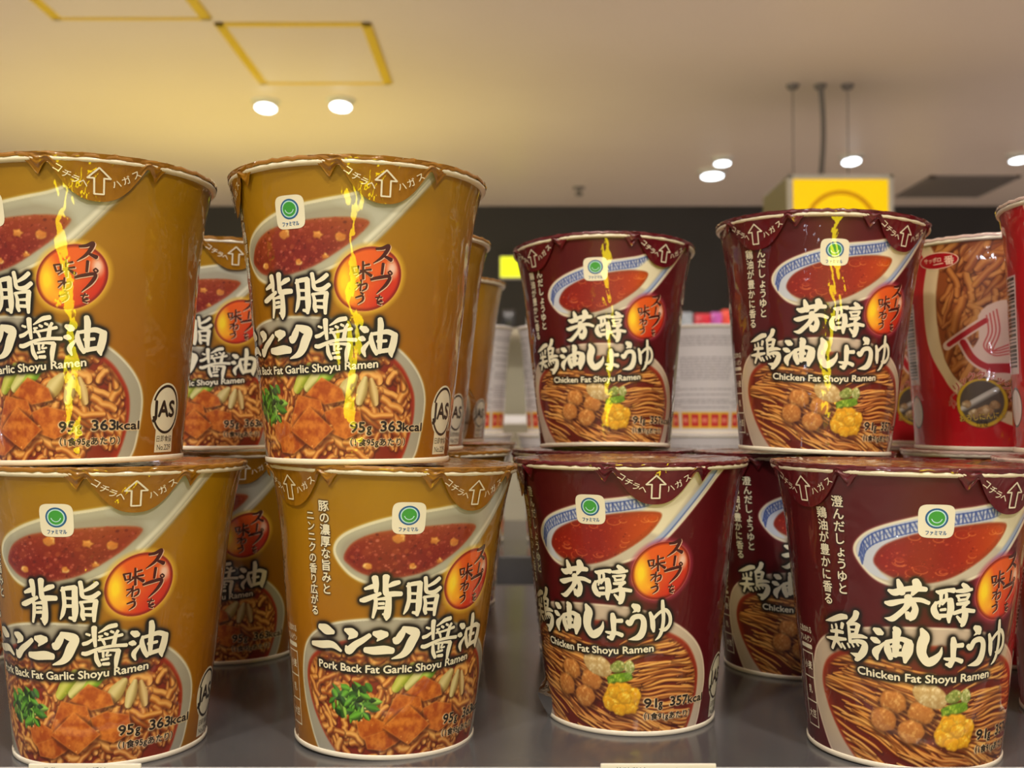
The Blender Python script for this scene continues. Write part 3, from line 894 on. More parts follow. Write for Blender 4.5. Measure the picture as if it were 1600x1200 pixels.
def paint_gold():
    a = Art((178, 124, 14))
    n = fbm(26, 3, 4)
    t = np.clip((CY - 40) / 64, 0, 1)[..., None]
    a.im = np.array((155, 98, 0.0)) * (1 - t) + np.array((160, 120, 0.0)) * t
    rb = np.clip((CX - 52) / 18, 0, 1)[..., None] * np.clip((45 - CY) / 45, 0, 1)[..., None]
    a.im = a.im * (1 - rb) + np.array((136, 72, 4.0)) * rb
    a.im *= (0.95 + 0.1 * n)[..., None]
    a.tex = fbm(2.4, 91, 4)
    tex2 = fbm(1.2, 33, 3)
    # spoon
    a.poly(OUT_SPOON, (226, 220, 190), 0.9, 0.8)
    a.poly(OUT_SPOON, lambda X, Y, d: np.where((d > -1.0)[..., None], (222, 217, 190), (178, 176, 156)) * np.ones(X.shape + (1,)), 1, 0.2)
    a.poly([(-33, 74), (-29, 79), (-15, 83.2), (2, 86.3), (18, 88.3), (34, 89.4), (41, 84.5), (33, 78), (22, 72.5), (8, 67.5), (-8, 65), (-20, 66), (-29, 69)], (158, 152, 134), 0.85, 0.9)
    spoon_handle(a, (226, 224, 206), (188, 190, 176))
    def soupcol(X, Y, d):
        t = np.clip((Y - 74) / 11, 0, 1)[..., None]
        c = np.array((122, 28, 20.0)) * (1 - t) + np.array((150, 62, 26.0)) * t
        e = np.clip((d + 1.6) / 1.6, 0, 1)[..., None] * 0.5
        return c * (1 - e) + np.array((176, 104, 62.0)) * e
    a.poly(SOUP, soupcol, 1, 0.4)
    a.clip = a.mask_of(SOUP)
    soup_dots(a, 700, 5, [(176, 84, 70), (196, 110, 92), (90, 16, 14), (160, 60, 44)], 0.15, 0.7, SOUP)
    soup_dots(a, 16, 8, [(160, 74, 40), (150, 62, 34)], 0.8, 2.0, SOUP)
    for x, y, r in ((-4, 80.2, 2.3), (13.5, 79.2, 1.8), (24.5, 78.3, 1.9), (-19, 70.0, 1.6), (3, 70.3, 1.3), (17, 72, 1.2)):
        chunk(a, blob(x * KX / KX, y, r, r * 0.8, 11, 0.14, int(x + 90)), (232, 168, 84), (196, 110, 40), (246, 206, 140), 1, 0.25, 0.4)
    a.clip = None
    # bowl
    a.poly(BOWL, (214, 208, 186), 0.7, 0.8)
    a.poly(BOWL, lambda X, Y, d: np.where((d > -0.8)[..., None], (216, 212, 194), np.array((168, 163, 148.0))) * np.ones(X.shape + (1,)), 1, 0.25)
    a.poly(INNER, lambda X, Y, d: np.array((128, 38, 18.0)) + np.clip((d + 3) / 3, 0, 1)[..., None] * np.array((40, 12, 6.0)), 1, 0.5)
    a.clip = a.mask_of([(p[0] * 0.965, p[1] if p[1] < 20 else p[1] * 0.965) for p in INNER], 0.6)
    g = np.random.default_rng(12)
    for k in range(330):
        x, y = g.uniform(-60, 64) * KX, g.uniform(-1, 43)
        b = [(204, 126, 48), (188, 102, 34), (218, 148, 70), (164, 80, 26)][g.integers(4)]
        noodle(a, x, y, g.uniform(6, 12), g.choice([0.2, -0.5, 0.9, 2.4]) + g.normal(0, 0.5), g.uniform(1.7, 3.0), 0.38, b, (116, 44, 12), (242, 190, 112), 1000 + k)
    # pale cabbage behind, tofu, greens
    for th, z, l, an, wd, b, d_, l_ in ((2, 30.5, 10, 0.9, 5.0, (176, 184, 62), (110, 130, 20), (216, 214, 120)), (10, 30.2, 10, 0.7, 4.6, (196, 194, 112), (140, 150, 50), (226, 222, 160)), (16.5, 31.5, 9, 0.75, 4.2, (150, 190, 50), (84, 140, 24), (200, 220, 110)), (27, 27, 9, 0.9, 5.2, (196, 178, 112), (150, 124, 60), (226, 212, 156)), (35, 26, 8, 1.3, 4.0, (204, 186, 122), (140, 110, 56), (228, 214, 164)), (41, 25.6, 8, 1.8, 3.4, (196, 160, 96), (130, 90, 40), (226, 204, 150))):
        x = th * KX
        P = smooth_open([(x - math.cos(an) * l / 2, z - math.sin(an) * l / 2, wd * 0.7), (x, z, wd), (x + math.cos(an) * l / 2, z + math.sin(an) * l / 2, wd * 0.5)])
        a.line(P[:, :2] + np.array([0.3, -0.5]), P[:, 2] * 1.1, (60, 40, 10), alpha=0.5, edge=0.5)
        a.line(P[:, :2], P[:, 2], b, d_, l_)
    for q in ([(3, 24.5), (13, 30.5), (24, 26.5), (26, 22.5), (14, 21)], [(-10.5, 12.5), (-2, 24.5), (12, 22.5), (14, 18), (4, 11), (-4, 9.5)], [(-25, 14.8), (-15, 16), (-8, 14), (-6, 8), (-18, 6.5), (-23, 9)],
              [(14, 18.5), (22, 20.5), (34, 18.5), (35.5, 12), (26, 9), (16, 11.5)], [(-20, 8.5), (-4, 12), (3, 8), (-8, 3.8), (-18, 4.2)], [(-9.5, 12.2), (5, 20.6), (19, 12.5), (6.5, 5.6)]):
        P = np.array(q, float)
        a.poly(P + np.array([0.6, -0.6]), (70, 22, 8), 0.6, 0.6, sm=3)
        tex = a.tex
        def tofu(X, Y, d):
            i0 = int(round((X.min() - CX[0, 0]) / DX)); j0 = int(round((Y.min() - CY[0, 0]) / DY))
            t = np.clip((tex[j0:j0 + X.shape[0], i0:i0 + X.shape[1]] - 0.3) / 0.4, 0, 1)[..., None]
            c = np.array((166, 72, 18.0)) * (1 - t) + np.array((212, 124, 46.0)) * t
            e = np.clip((d + 0.5) / 0.5, 0, 1)[..., None]
            return c * (1 - e * 0.5) + np.array((240, 170, 90.0)) * e * 0.5
        a.poly(P, tofu, 1, 0.22, sm=0)
    for k in range(110):
        x, y = g.normal(-27, 6.5) * KX, g.normal(20.5, 3.6)
        if math.hypot((x / KX + 27) / 13.5, (y - 20.5) / 8.5) > 1:
            continue
        b = [(60, 112, 34), (84, 142, 44), (34, 74, 24), (124, 168, 70), (22, 50, 18)][g.integers(5)]
        an = g.uniform(0, 3.14)
        l = g.uniform(1.2, 3.0)
        P = smooth_open([(x - math.cos(an) * l, y - math.sin(an) * l, 0.5), (x, y, g.uniform(1.6, 3.2)), (x + math.cos(an) * l, y + math.sin(an) * l, 0.4)])
        a.line(P[:, :2], P[:, 2], b, tuple(np.array(b) * 0.35), tuple(np.minimum(255, np.array(b) * 1.35)))
    soup_dots(a, 120, 77, [(250, 214, 150), (244, 190, 110)], 0.15, 0.55, INNER)
    a.clip = None
    paint_badge(a, (232, 190, 70))
    return a


# ------------------------------------------------------------------ art: chicken soy flavour, dark red cup
R_SPOON = [(-36.5, 75), (-33, 81), (-22, 85.6), (0, 90.5), (18, 92.6), (30, 94.5), (40, 98), (47, 103), (51, 108), (76, 108), (66, 98.5), (56, 89.5), (45, 80.3), (36, 74), (27, 70), (12, 66), (-5, 63.4), (-16, 63.8), (-28, 67)]
R_SOUP = [(-27, 73.6), (-22, 78.5), (-10, 82.5), (2, 84.6), (16, 86.3), (28, 87), (36, 86), (33, 81), (25, 75.5), (12, 69.6), (2, 66.8), (-8, 66), (-18, 67.4), (-25, 70.2)]
R_BOWL = [(-70, 28), (-64, 39), (-50, 46), (-25, 50), (5, 51), (28, 49.2), (50, 42.5), (66, 33), (73, 22), (72, 12), (67, 1), (50, -6), (-44, -6), (-57, 1), (-64, 9), (-69.5, 19)]
R_INNER = [(-61, 28.5), (-53, 37), (-32, 42.5), (0, 44.6), (30, 43), (52, 37), (63, 28), (66, 20), (64, 10), (57, 0), (40, -8), (-28, -8), (-41, 2), (-50, 9), (-58.5, 19)]


def paint_red():
    a = Art((82, 2, 12))
    n = fbm(30, 4, 3)
    a.im *= (0.92 + 0.16 * n)[..., None]
    rb = np.clip((CX - 40) / 30, 0, 1)[..., None]
    a.im = a.im * (1 - rb) + np.array((96, 0, 12.0)) * rb
    a.tex = fbm(1.1, 51, 4)
    a.poly(R_SPOON, (206, 190, 170), 0.7, 0.7)
    a.poly(R_SPOON, lambda X, Y, d: np.where((d > -0.9)[..., None], (228, 220, 198), np.array((196, 186, 168.0))) * np.ones(X.shape + (1,)), 1, 0.2)
    a.poly([(-35, 75), (-32, 80.5), (-21, 85), (0, 89.7), (18, 91.9), (30, 93.8), (40, 97.4), (50, 108), (62, 108), (46, 96), (38, 88), (28, 87.5), (14, 86.5), (0, 83.5), (-12, 80), (-22, 75), (-25, 70), (-20, 66.5), (-29, 68.5)], (196, 202, 218), 1, 0.3, sm=4)
    # blue key-fret border on the inside of the spoon
    a.clip = a.mask_of([(p[0] * 0.97, p[1]) for p in R_SPOON])
    up_edge = smooth_open([(-34 * KX, 74), (-31 * KX, 80), (-21 * KX, 84.2), (0, 88.6), (18 * KX, 90.8), (30 * KX, 92.8), (40 * KX, 96.4), (47 * KX, 101), (52 * KX, 107)], 6)
    a.line(up_edge, 0.5, (70, 96, 168), edge=0.15)
    dn = up_edge + np.array([0.9, -3.2])
    a.line(dn, 0.4, (70, 96, 168), edge=0.15)
    L = np.r_[0, np.cumsum(np.linalg.norm(np.diff(up_edge, axis=0), axis=1))]
    k = 0
    for s_ in np.arange(0.6, L[-1], 2.05):
        p = np.array([np.interp(s_, L, up_edge[:, 0]), np.interp(s_, L, up_edge[:, 1])])
        q = np.array([np.interp(s_ + 1.5, L, up_edge[:, 0]), np.interp(s_ + 1.5, L, up_edge[:, 1])])
        m = np.array([0.45, -1.6])
        z = [p, (p + q) / 2 + 2 * m, q] if k % 2 else [p + 2 * m, (p + q) / 2, q + 2 * m]
        a.line(np.array(z), 0.5, (56, 78, 150), edge=0.14)
        z2 = [p + m * 0.9, (p + q) / 2 + m * (1.9 if k % 2 else 0.8), q + m * 0.9]
        a.line(np.array(z2), 0.35, (88, 108, 172), edge=0.14)
        k += 1
    a.poly([(24, 84), (33, 91.5), (42, 97), (49, 103), (56, 108), (62, 108), (56, 99), (48, 90), (40, 82), (34, 78)], (232, 224, 196), 1, 0.8)
    low = smooth_open([(30 * KX, 73.5), (38 * KX, 78.5), (48 * KX, 87), (58 * KX, 96), (68 * KX, 106)], 6)
    a.line(low, 1.8, (166, 182, 214), edge=0.4)
    a.line(low + np.array([0.7, -0.5]), 0.5, (84, 110, 180), edge=0.2)
    a.line(low + np.array([1.5, -1.0]), 0.9, (222, 222, 224), edge=0.2)
    a.clip = None

    def soupcol(X, Y, d):
        t = np.clip((X / KX - 5) / 30, 0, 1)[..., None]
        c = np.array((136, 20, 10.0)) * (1 - t) + np.array((206, 84, 14.0)) * t
        e = np.clip((d + 2.2) / 2.2, 0, 1)[..., None] * 0.5
        return c * (1 - e) + np.array((120, 52, 30.0)) * e
    a.poly(R_SOUP, soupcol, 1, 0.4)
    a.clip = a.mask_of(R_SOUP)
    soup_dots(a, 420, 6, [(190, 66, 36), (214, 100, 60), (110, 12, 8)], 0.12, 0.45, R_SOUP)
    g = np.random.default_rng(44)
    for k in range(26):
        x, y, r = g.uniform(-22, 33) * KX, g.uniform(68, 86), g.uniform(0.6, 2.0)
        tt = np.linspace(g.uniform(2.6, 3.4), g.uniform(5.6, 6.6), 12)
        a.line(np.stack([x + r * 1.4 * np.cos(tt), y + r * 0.8 * np.sin(tt)], 1), 0.22, (238, 150, 84), alpha=0.75, edge=0.15)
        tt = np.linspace(0.4, 2.7, 10)
        a.line(np.stack([x + r * 1.4 * np.cos(tt), y + r * 0.8 * np.sin(tt)], 1), 0.16, (196, 84, 44), alpha=0.6, edge=0.15)
    a.clip = None
    # bowl with fine straight noodles
    a.poly(R_BOWL, lambda X, Y, d: np.where((d > -0.8)[..., None], (226, 210, 190), np.array((200, 182, 164.0))) * np.ones(X.shape + (1,)), 1, 0.25)
    a.poly(R_INNER, lambda X, Y, d: np.array((104, 28, 18.0)) + np.clip((d + 4) / 4, 0, 1)[..., None] * np.array((60, 26, 12.0)), 1, 0.5)
    a.clip = a.mask_of([(p[0] * 0.96, p[1] if p[1] < 20 else p[1] * 0.955) for p in R_INNER], 0.7)
    def flow(th, y):
        if th < 6:
            return -0.42 + 0.012 * (y - 20) + 0.010 * max(0.0, -20 - th) + 0.35 * max(0.0, (10 - y) / 10) * (1 if th > -25 else 0.2)
        return 0.05 + 0.020 * (y - 20) + 0.18 * math.sin(th * 0.12 + y * 0.2)
    for k in range(88):
        th, y = g.uniform(-66, 58), g.uniform(-3, 42)
        if g.random() < 0.45 and -50 < th < -8 and 10 < y < 30:
            continue
        nst = int(g.integers(2, 6))
        L = g.uniform(16, 34)
        for q in range(nst):
            b = [(220, 146, 62), (206, 122, 44), (232, 170, 88), (196, 108, 40)][g.integers(4)]
            sx_ = g.normal(0, 4.5)
            x0, y0 = th * KX + sx_, y + (q - nst / 2) * 1.0 + sx_ * math.tan(flow(th, y)) * 0.8
            pts = [(x0, y0)]
            off = g.normal(0, 0.07)
            for st in range(8):
                an = flow(pts[-1][0] / KX, pts[-1][1]) + off + 0.10 * math.sin(st * 1.1 + k)
                pts.append((pts[-1][0] + math.cos(an) * L / 8, pts[-1][1] + math.sin(an) * L / 8))
            P = smooth_open(pts, 3)
            wd = g.uniform(0.75, 1.15)
            a.line(P + np.array([0.1, -0.4]), wd * 1.3, (60, 18, 8), alpha=0.5, edge=0.3)
            a.line(P, wd * np.minimum(1.05, 0.35 + 0.25 * np.minimum(np.arange(len(P)), np.arange(len(P))[::-1])), b, (150, 70, 24), (246, 200, 124), lo=(0.2, 0.45))
    for th, z in ((-19, 24.2), (-24, 17.6), (-4.2, 21.2), (-9.4, 14.4)):
        rr = 5.5
        a.poly(blob(th + 0.8, z - 0.7, rr * 1.08, rr * 0.9, 14, 0.03, 3), (50, 14, 8), 0.6, 0.8)
        chunk(a, blob(th, z, rr * 0.9, rr * 0.76, 16, 0.035, int(th + 60)), (208, 142, 74), (180, 106, 46), (226, 172, 104), 1, 0.25, 1.0)
    chunk(a, blob(0.2, 27.2, 6.6, 4.2, 9, 0.05, 71, -0.4), (222, 198, 148), (192, 154, 96), (238, 222, 184), 1, 0.25, 0.5)
    chunk(a, blob(12.5, 27.2, 3.6, 2.2, 9, 0.10, 72, 0.2), (176, 184, 104), (110, 130, 50), (216, 218, 160), 1, 0.25, 0.5)
    chunk(a, blob(19.5, 27.0, 2.2, 2.6, 8, 0.12, 74), (196, 196, 130), (110, 130, 50), (226, 226, 180), 1, 0.25, 0.4)
    chunk(a, blob(13.5, 22.6, 6.0, 2.1, 10, 0.07, 73, 0.22), (140, 180, 44), (80, 124, 20), (190, 214, 90), 1, 0.25, 0.5)
    a.poly(blob(14.8, 13.4, 9.2, 7.0, 14, 0.06, 81), (60, 16, 8), 0.5, 0.9)
    for i, (dx_, dz_, rx_, ry_) in enumerate(((0, 0, 7.4, 5.6), (-6, -1.5, 3.6, 3.2), (6, 1.6, 4.0, 3.6), (1, 4.0, 4.2, 2.6), (-3, 2.6, 3.4, 2.8), (5, -3.2, 3.8, 2.6), (-1, -4.0, 3.6, 2.4), (2, 0.6, 3.2, 2.6))):
        chunk(a, blob(14.2 + dx_, 14.6 + dz_, rx_, ry_, 15, 0.09, 80 + i), (242, 188, 36), (222, 152, 18), (252, 224, 110), 1, 0.3, 0.7)
    soup_dots(a, 90, 78, [(240, 190, 130), (226, 160, 96)], 0.12, 0.4, R_INNER)
    a.clip = None
    paint_badge(a, (170, 60, 90))
    return a


# ------------------------------------------------------------------ art: bright red garlic cup, white wrapped cup
def paint_scarlet():
    a = Art((186, 8, 22))
    a.tex = fbm(2.6, 15, 4)
    a.im *= (0.95 + 0.1 * fbm(30, 9, 3))[..., None]
    out = [(-1.5, 108), (-9, 92), (-14.5, 77), (-13, 53.3), (-1.4, 36.5), (11.7, 25.9), (46, 12), (90, 8), (125, 30), (125, 108)]
    inn = [(7, 108), (1, 92), (-3.5, 76), (-2.5, 55), (4, 41), (16, 31), (46, 18.5), (90, 14), (125, 36), (125, 108)]
    a.poly(out, (222, 196, 156), 1, 0.25)
    a.poly(inn, (140, 70, 28), 1, 0.5)
    a.clip = a.mask_of(inn, 0.5)
    g = np.random.default_rng(5)
    for k in range(260):
        b = [(176, 104, 44), (156, 84, 34), (192, 128, 62), (142, 72, 30)][g.integers(4)]
        noodle(a, g.uniform(-4, 80) * KX, g.uniform(15, 104), g.uniform(10, 22), g.normal(1.0, 0.4), g.uniform(2.0, 3.6), 0.2, b, (130, 64, 26), (196, 132, 70), 6000 + k)
    a.clip = None
    # bowl-and-chopsticks mark: white outline, red fill
    W, Rd = (216, 186, 170), (170, 10, 24)
    body = smooth_open([(14 * KX, 53.4), (20 * KX, 45.5), (29 * KX, 41), (44 * KX, 39)])
    a.line(body, 5.2, W)
    a.line(np.array([(3 * KX, 52), (29 * KX, 64)]), 4.6, W)
    a.poly([(24, 66), (33, 72), (46, 70), (46, 36), (26, 36.5), (26, 42), (19, 48), (24, 55)], W, 1, 0.3, sm=3)
    a.line(body, 3.0, Rd)
    a.line(np.array([(4.4 * KX, 52.6), (28.5 * KX, 63.6)]), 2.4, Rd)
    a.poly([(28.5, 42.5), (28.5, 38), (45, 38), (45, 42.5)], Rd, 1, 0.2, sm=0)
    for i in range(4):
        d = i * 1.5
        a.line(smooth_open([((29 + i * 2.0) * KX, 66 + d * 0.6), ((30 + i * 2.2) * KX, 58), ((27 + i * 1.8) * KX, 51 - d * 0.4), ((33 + i * 0.8) * KX, 46.5 + d * 0.7), ((42) * KX, 47 + d)]), 0.6, (190, 60, 60))
    # gold rimmed garlic badge
    a.spot(24.8 * KX, 23.5, 12.6, 12.8, (40, 12, 8), 0.7, 0, 0.1)
    a.spot(24.8 * KX, 23.5, 12.0, 12.2, (206, 168, 40), 1, 0, 0.04)
    a.spot(24.8 * KX, 23.8, 10.4, 10.8, (84, 72, 62), 1, 0, 0.05)
    a.line(np.array([(13 * KX, 21), (34 * KX, 29.5)]), 3.4, (176, 168, 156), (90, 84, 80), (214, 208, 200))
    for x, y, r in ((20, 18, 3.0), (27, 19.5, 3.6), (33, 22.5, 2.6), (15, 23, 2.4)):
        chunk(a, blob(x, y, r, r * 0.8, 9, 0.1, int(x)), (206, 180, 136), (150, 110, 70), (230, 214, 180), 1)
    # barcode and standards mark on the flank
    a.poly([(-44, 33), (-44, 75), (-26, 75), (-26, 33)], (214, 190, 186), 1, 0.2, sm=0)
    y = 36.0
    while y < 73:
        h = g.choice([0.5, 0.8, 1.2])
        a.poly([(-42, y), (-42, y + h), (-28, y + h), (-28, y)], (40, 16, 20), 1, 0.1, sm=0)
        y += h + g.choice([0.5, 0.9])
    a.spot(-33 * KX, 19, 6.6, 8.6, (40, 30, 30), 1, 0, 0.05)
    a.spot(-33 * KX, 19, 5.9, 7.8, (224, 214, 210), 1, 0, 0.05)
    return a


def paint_white():
    a = Art((206, 200, 200))
    a.tex = fbm(2, 1, 2)
    g = np.random.default_rng(2)
    for th0 in (-112, -38, 36):
        y = 93.0
        while y > 24:
            if g.random() < 0.8:
                x = th0
                while x < th0 + 68:
                    l = g.uniform(2, 9)
                    a.poly([(x, y), (x, y + 1.1), (x + l, y + 1.1), (x + l, y)], (128, 120, 124), 0.75, 0.2, sm=0)
                    x += l + g.uniform(0.6, 1.6)
            y -= 2.6 if g.random() < 0.85 else 4.5
        for i in range(5):
            xx = th0 + i * 14
            a.poly([(xx - 1, 5), (xx - 1, 21), (xx + 13, 21), (xx + 13, 5)], (226, 180, 40), 1, 0.2, sm=0)
            a.poly([(xx + 0.5, 7), (xx + 0.5, 19), (xx + 11.5, 19), (xx + 11.5, 7)], (196, 40, 40), 1, 0.2, sm=0)
            a.poly([(xx + 2, 11), (xx + 2, 15), (xx + 9, 15), (xx + 9, 11)], (232, 150, 120), 0.8, 0.5, sm=0)
    return a


# ------------------------------------------------------------------ cup materials
P_WALL = print_mat('printed_cup_wall')
P_LID = print_mat('printed_lid_film', 1.6)
M_ink_white = film_coat(mat('ink_cream_white', (236, 230, 208), 0.5))
M_ink_dark = film_coat(mat('ink_black', (38, 28, 26), 0.5))
M_ink_brown = film_coat(mat('ink_dark_brown', (70, 18, 14), 0.5))
M_ink_pale = film_coat(mat('ink_pale_pink', (238, 196, 170), 0.5))
M_blue = film_coat(mat('ink_blue', (24, 92, 150), 0.5))
M_ltblue = film_coat(mat('ink_pale_blue', (190, 232, 236), 0.5))
M_green = film_coat(mat('ink_green', (60, 160, 60), 0.5))
M_paper = mat('paper_cup_rim', (236, 226, 204), 0.45, coat=0.6)
M_foil_gold = film_coat(noise_tint(mat('ochre_foil', (156, 106, 6), 0.35), (142, 94, 4), 120), 3.2)
M_foil_red = film_coat(noise_tint(mat('burgundy_foil', (100, 16, 28), 0.35), (86, 12, 24), 120), 3.2)
M_foil_scarlet = film_coat(mat('scarlet_foil', (170, 14, 28), 0.35), 2.0)
M_foil_white = film_coat(mat('white_foil', (214, 208, 208), 0.35), 2.0)

M_film = bpy.data.materials.new('clear_shrink_film')
M_film.use_nodes = True
_nt = M_film.node_tree
_nt.nodes.clear()
_out = _nt.nodes.new('ShaderNodeOutputMaterial')
_mx = _nt.nodes.new('ShaderNodeMixShader')
_tr = _nt.nodes.new('ShaderNodeBsdfTransparent')
_tr.inputs['Color'].default_value = (0.93, 0.93, 0.93, 1)
_gl = _nt.nodes.new('ShaderNodeBsdfGlossy')
_gl.inputs['Roughness'].default_value = 0.06
_fr = _nt.nodes.new('ShaderNodeFresnel')
_fr.inputs['IOR'].default_value = 1.9
_nt.links.new(_fr.outputs[0], _mx.inputs[0])
_nt.links.new(_tr.outputs[0], _mx.inputs[1])
_nt.links.new(_gl.outputs[0], _mx.inputs[2])
_nt.links.new(_mx.outputs[0], _out.inputs['Surface'])


# ------------------------------------------------------------------ cup geometry
def body_mesh(art, prof, name):
    th = np.linspace(A0, A1, NC)
    back = np.linspace(A1, 360 + A0, 26)[1:-1]
    zz = np.linspace(Z0, Z1, NR) / 1000.0
    allth = np.radians(np.concatenate([th, back]))
    n = len(allth)
    r = prof.r(zz)[:, None]
    V = np.stack([r * np.sin(allth), -r * np.cos(allth), np.repeat(zz[:, None], n, 1)], -1).reshape(-1, 3)
    col = art.grid()
    t = np.linspace(0, 1, len(back))[None, :, None]
    bc = np.median(col[:, -8:], 1)[:, None] * (1 - t) + np.median(col[:, :8], 1)[:, None] * t
    col = np.concatenate([col, bc], 1).reshape(-1, 3)
    i = np.arange(NR - 1)[:, None] * n
    j = np.arange(n)[None, :]
    k = (j + 1) % n
    F = np.stack([i + j, i + k, i + n + k, i + n + j], -1).reshape(-1, 4)
    return mesh_np(name, V, F, P_WALL, col=col)


def lid_mesh(face, kind):
    """domed foil lid with a crimped edge and a printed picture in the middle"""
    radii = [0.0, 0.006, 0.012, 0.018, 0.024, 0.029, 0.033, 0.036, 0.040, 0.0445, 0.0470, 0.0485, 0.0488, 0.0486]
    zs = [0.1046, 0.1046, 0.10455, 0.1045, 0.1045, 0.1045, 0.1045, 0.1046, 0.1047, 0.1051, 0.10545, 0.1053, 0.1047, 0.1039]
    n = 144
    g = np.random.default_rng(3)
    V, col = [], []
    for r, z in zip(radii, zs):
        for i in range(n):
            a = 2 * math.pi * i / n
            rr = r
            zz = z
            if r > 0.0465:
                zz += 0.00022 * math.sin(a * 37 + math.sin(a * 5) * 3) * (r > 0.0484) + 0.0001 * math.sin(a * 61)
                rr += 0.00012 * math.sin(a * 53 + 2)
            else:
                zz += 0.00025 * math.sin(a * 3 + r * 300) * r / 0.04
            V.append((rr * math.sin(a), -rr * math.cos(a), zz))
            c = np.array(face, float)
            if r < 0.0345 and kind in ('gold', 'red'):
                q = g.random()
                c = np.array([(150, 84, 30), (196, 130, 60), (120, 52, 20), (220, 170, 100)][int(q * 4)], float)
            col.append(lin(c))
    m = len(radii)
    i = np.arange(m - 1)[:, None] * n
    j = np.arange(n)[None, :]
    k = (j + 1) % n
    F = np.stack([i + j, i + n + j, i + n + k, i + k], -1).reshape(-1, 4)
    return mesh_np('lid', V, F[:, ::-1].copy(), P_LID, col=np.array(col))


def tab_mesh(prof, m, seed):
    g = np.random.default_rng(seed)
    nu, nv = 61, 22
    ph = g.uniform(0, 6.28, 6)
    V = []
    for iv in range(nv):
        v = iv / (nv - 1)
        for iu in range(nu):
            u = -1 + 2 * iu / (nu - 1)
            au = abs(u)
            flap = 15.6 * max(0.0, 1 - (au / 0.66) ** 2.4)
            fold = 7.5 * max(0.0, 1 - abs(au - 0.74) / 0.20)
            dep = max(flap, fold, 3.3 * max(0.0, 1 - max(0, au - 0.86) / 0.14) + 0.15) / 1000
            z = 0.1052 - dep * v
            th = R(32) * u
            dz = 0.1052 - z
            rp = float(prof.r(z)) + 0.0010
            r = rp + (0.0489 - float(prof.r(0.1052)) - 0.0010) * math.exp(-dz / 0.0022)
            cr = math.exp(-((au - 0.66) / 0.10) ** 2)
            r += 0.0013 * cr * min(1, v * 2.5) * (0.6 + 0.4 * math.sin(9 * v + ph[0]))
            r += 0.00028 * (math.sin(16 * u + 5 * v + ph[1]) + math.sin(31 * u * (0.5 + v) + ph[2])) * (0.25 + cr) * (1 - 0.5 * v)
            V.append((r * math.sin(th), -r * math.cos(th), z))
    F = []
    for iv in range(nv - 1):
        for iu in range(nu - 1):
            a = iv * nu + iu
            F.append((a, a + nu, a + nu + 1, a + 1))
    return mesh_np('peel_tab', V, np.array(F), m)


def tab_letters(prof):
    f = Flat()
    y0, y1, ym = 92.0, 100.6, 97.2
    for a, b in (((-1.35, y0), (1.35, y0)), ((-1.35, y0), (-1.35, ym)), ((1.35, y0), (1.35, ym)), ((-1.35, ym), (-3.2, ym)), ((1.35, ym), (3.2, ym)), ((-3.2, ym), (0, y1)), ((3.2, ym), (0, y1))):
        f.stroke([(*a, 0.52), (*b, 0.52)], 0)
    for i, ch in enumerate('コチラヘ'):
        t = -11.6 + i * 2.35
        f.text(ch, t, 93.6 + (t / 10) ** 2 * 4.2, 2.9, rot=-0.62 + 0.1 * i, bold=0.01)
    for i, ch in enumerate('ハガス'):
        t = 5.2 + i * 2.9
        f.text(ch, t, 93.6 + (t / 10) ** 2 * 4.2, 2.9, rot=0.35 + 0.13 * i, bold=0.01)
    return f.mesh('tab_lettering', prof, M_ink_white, off=0.00155, maxe=1.2)


def base_mesh(prof):
    b = MB()
    r0, r1 = float(prof.r(0)), float(prof.r(0.0019))
    b.lathe([(r0 - 0.0016, 0.0006), (r0 - 0.0010, 0.0), (r0 + 0.0001, 0.0), (r0 + 0.0005, 0.0004), (r1 + 0.0004, 0.0017), (r1 + 0.0001, 0.0020), (r1 - 0.0016, 0.0020)], 120, close=True)
    o = b.build('base_ring', M_paper, smooth=True)
    me = o.data
    bpy.data.objects.remove(o)
    return me


def rim_mesh():
    b = MB()
    b.lathe([(0.0471 + 0.0014 * math.cos(t), 0.1033 + 0.0012 * math.sin(t)) for t in [2 * math.pi * i / 14 for i in range(14)]], 120, close=True)
    o = b.build('rim', M_paper, smooth=True)
    me = o.data
    bpy.data.objects.remove(o)
    return me


KIND = {}


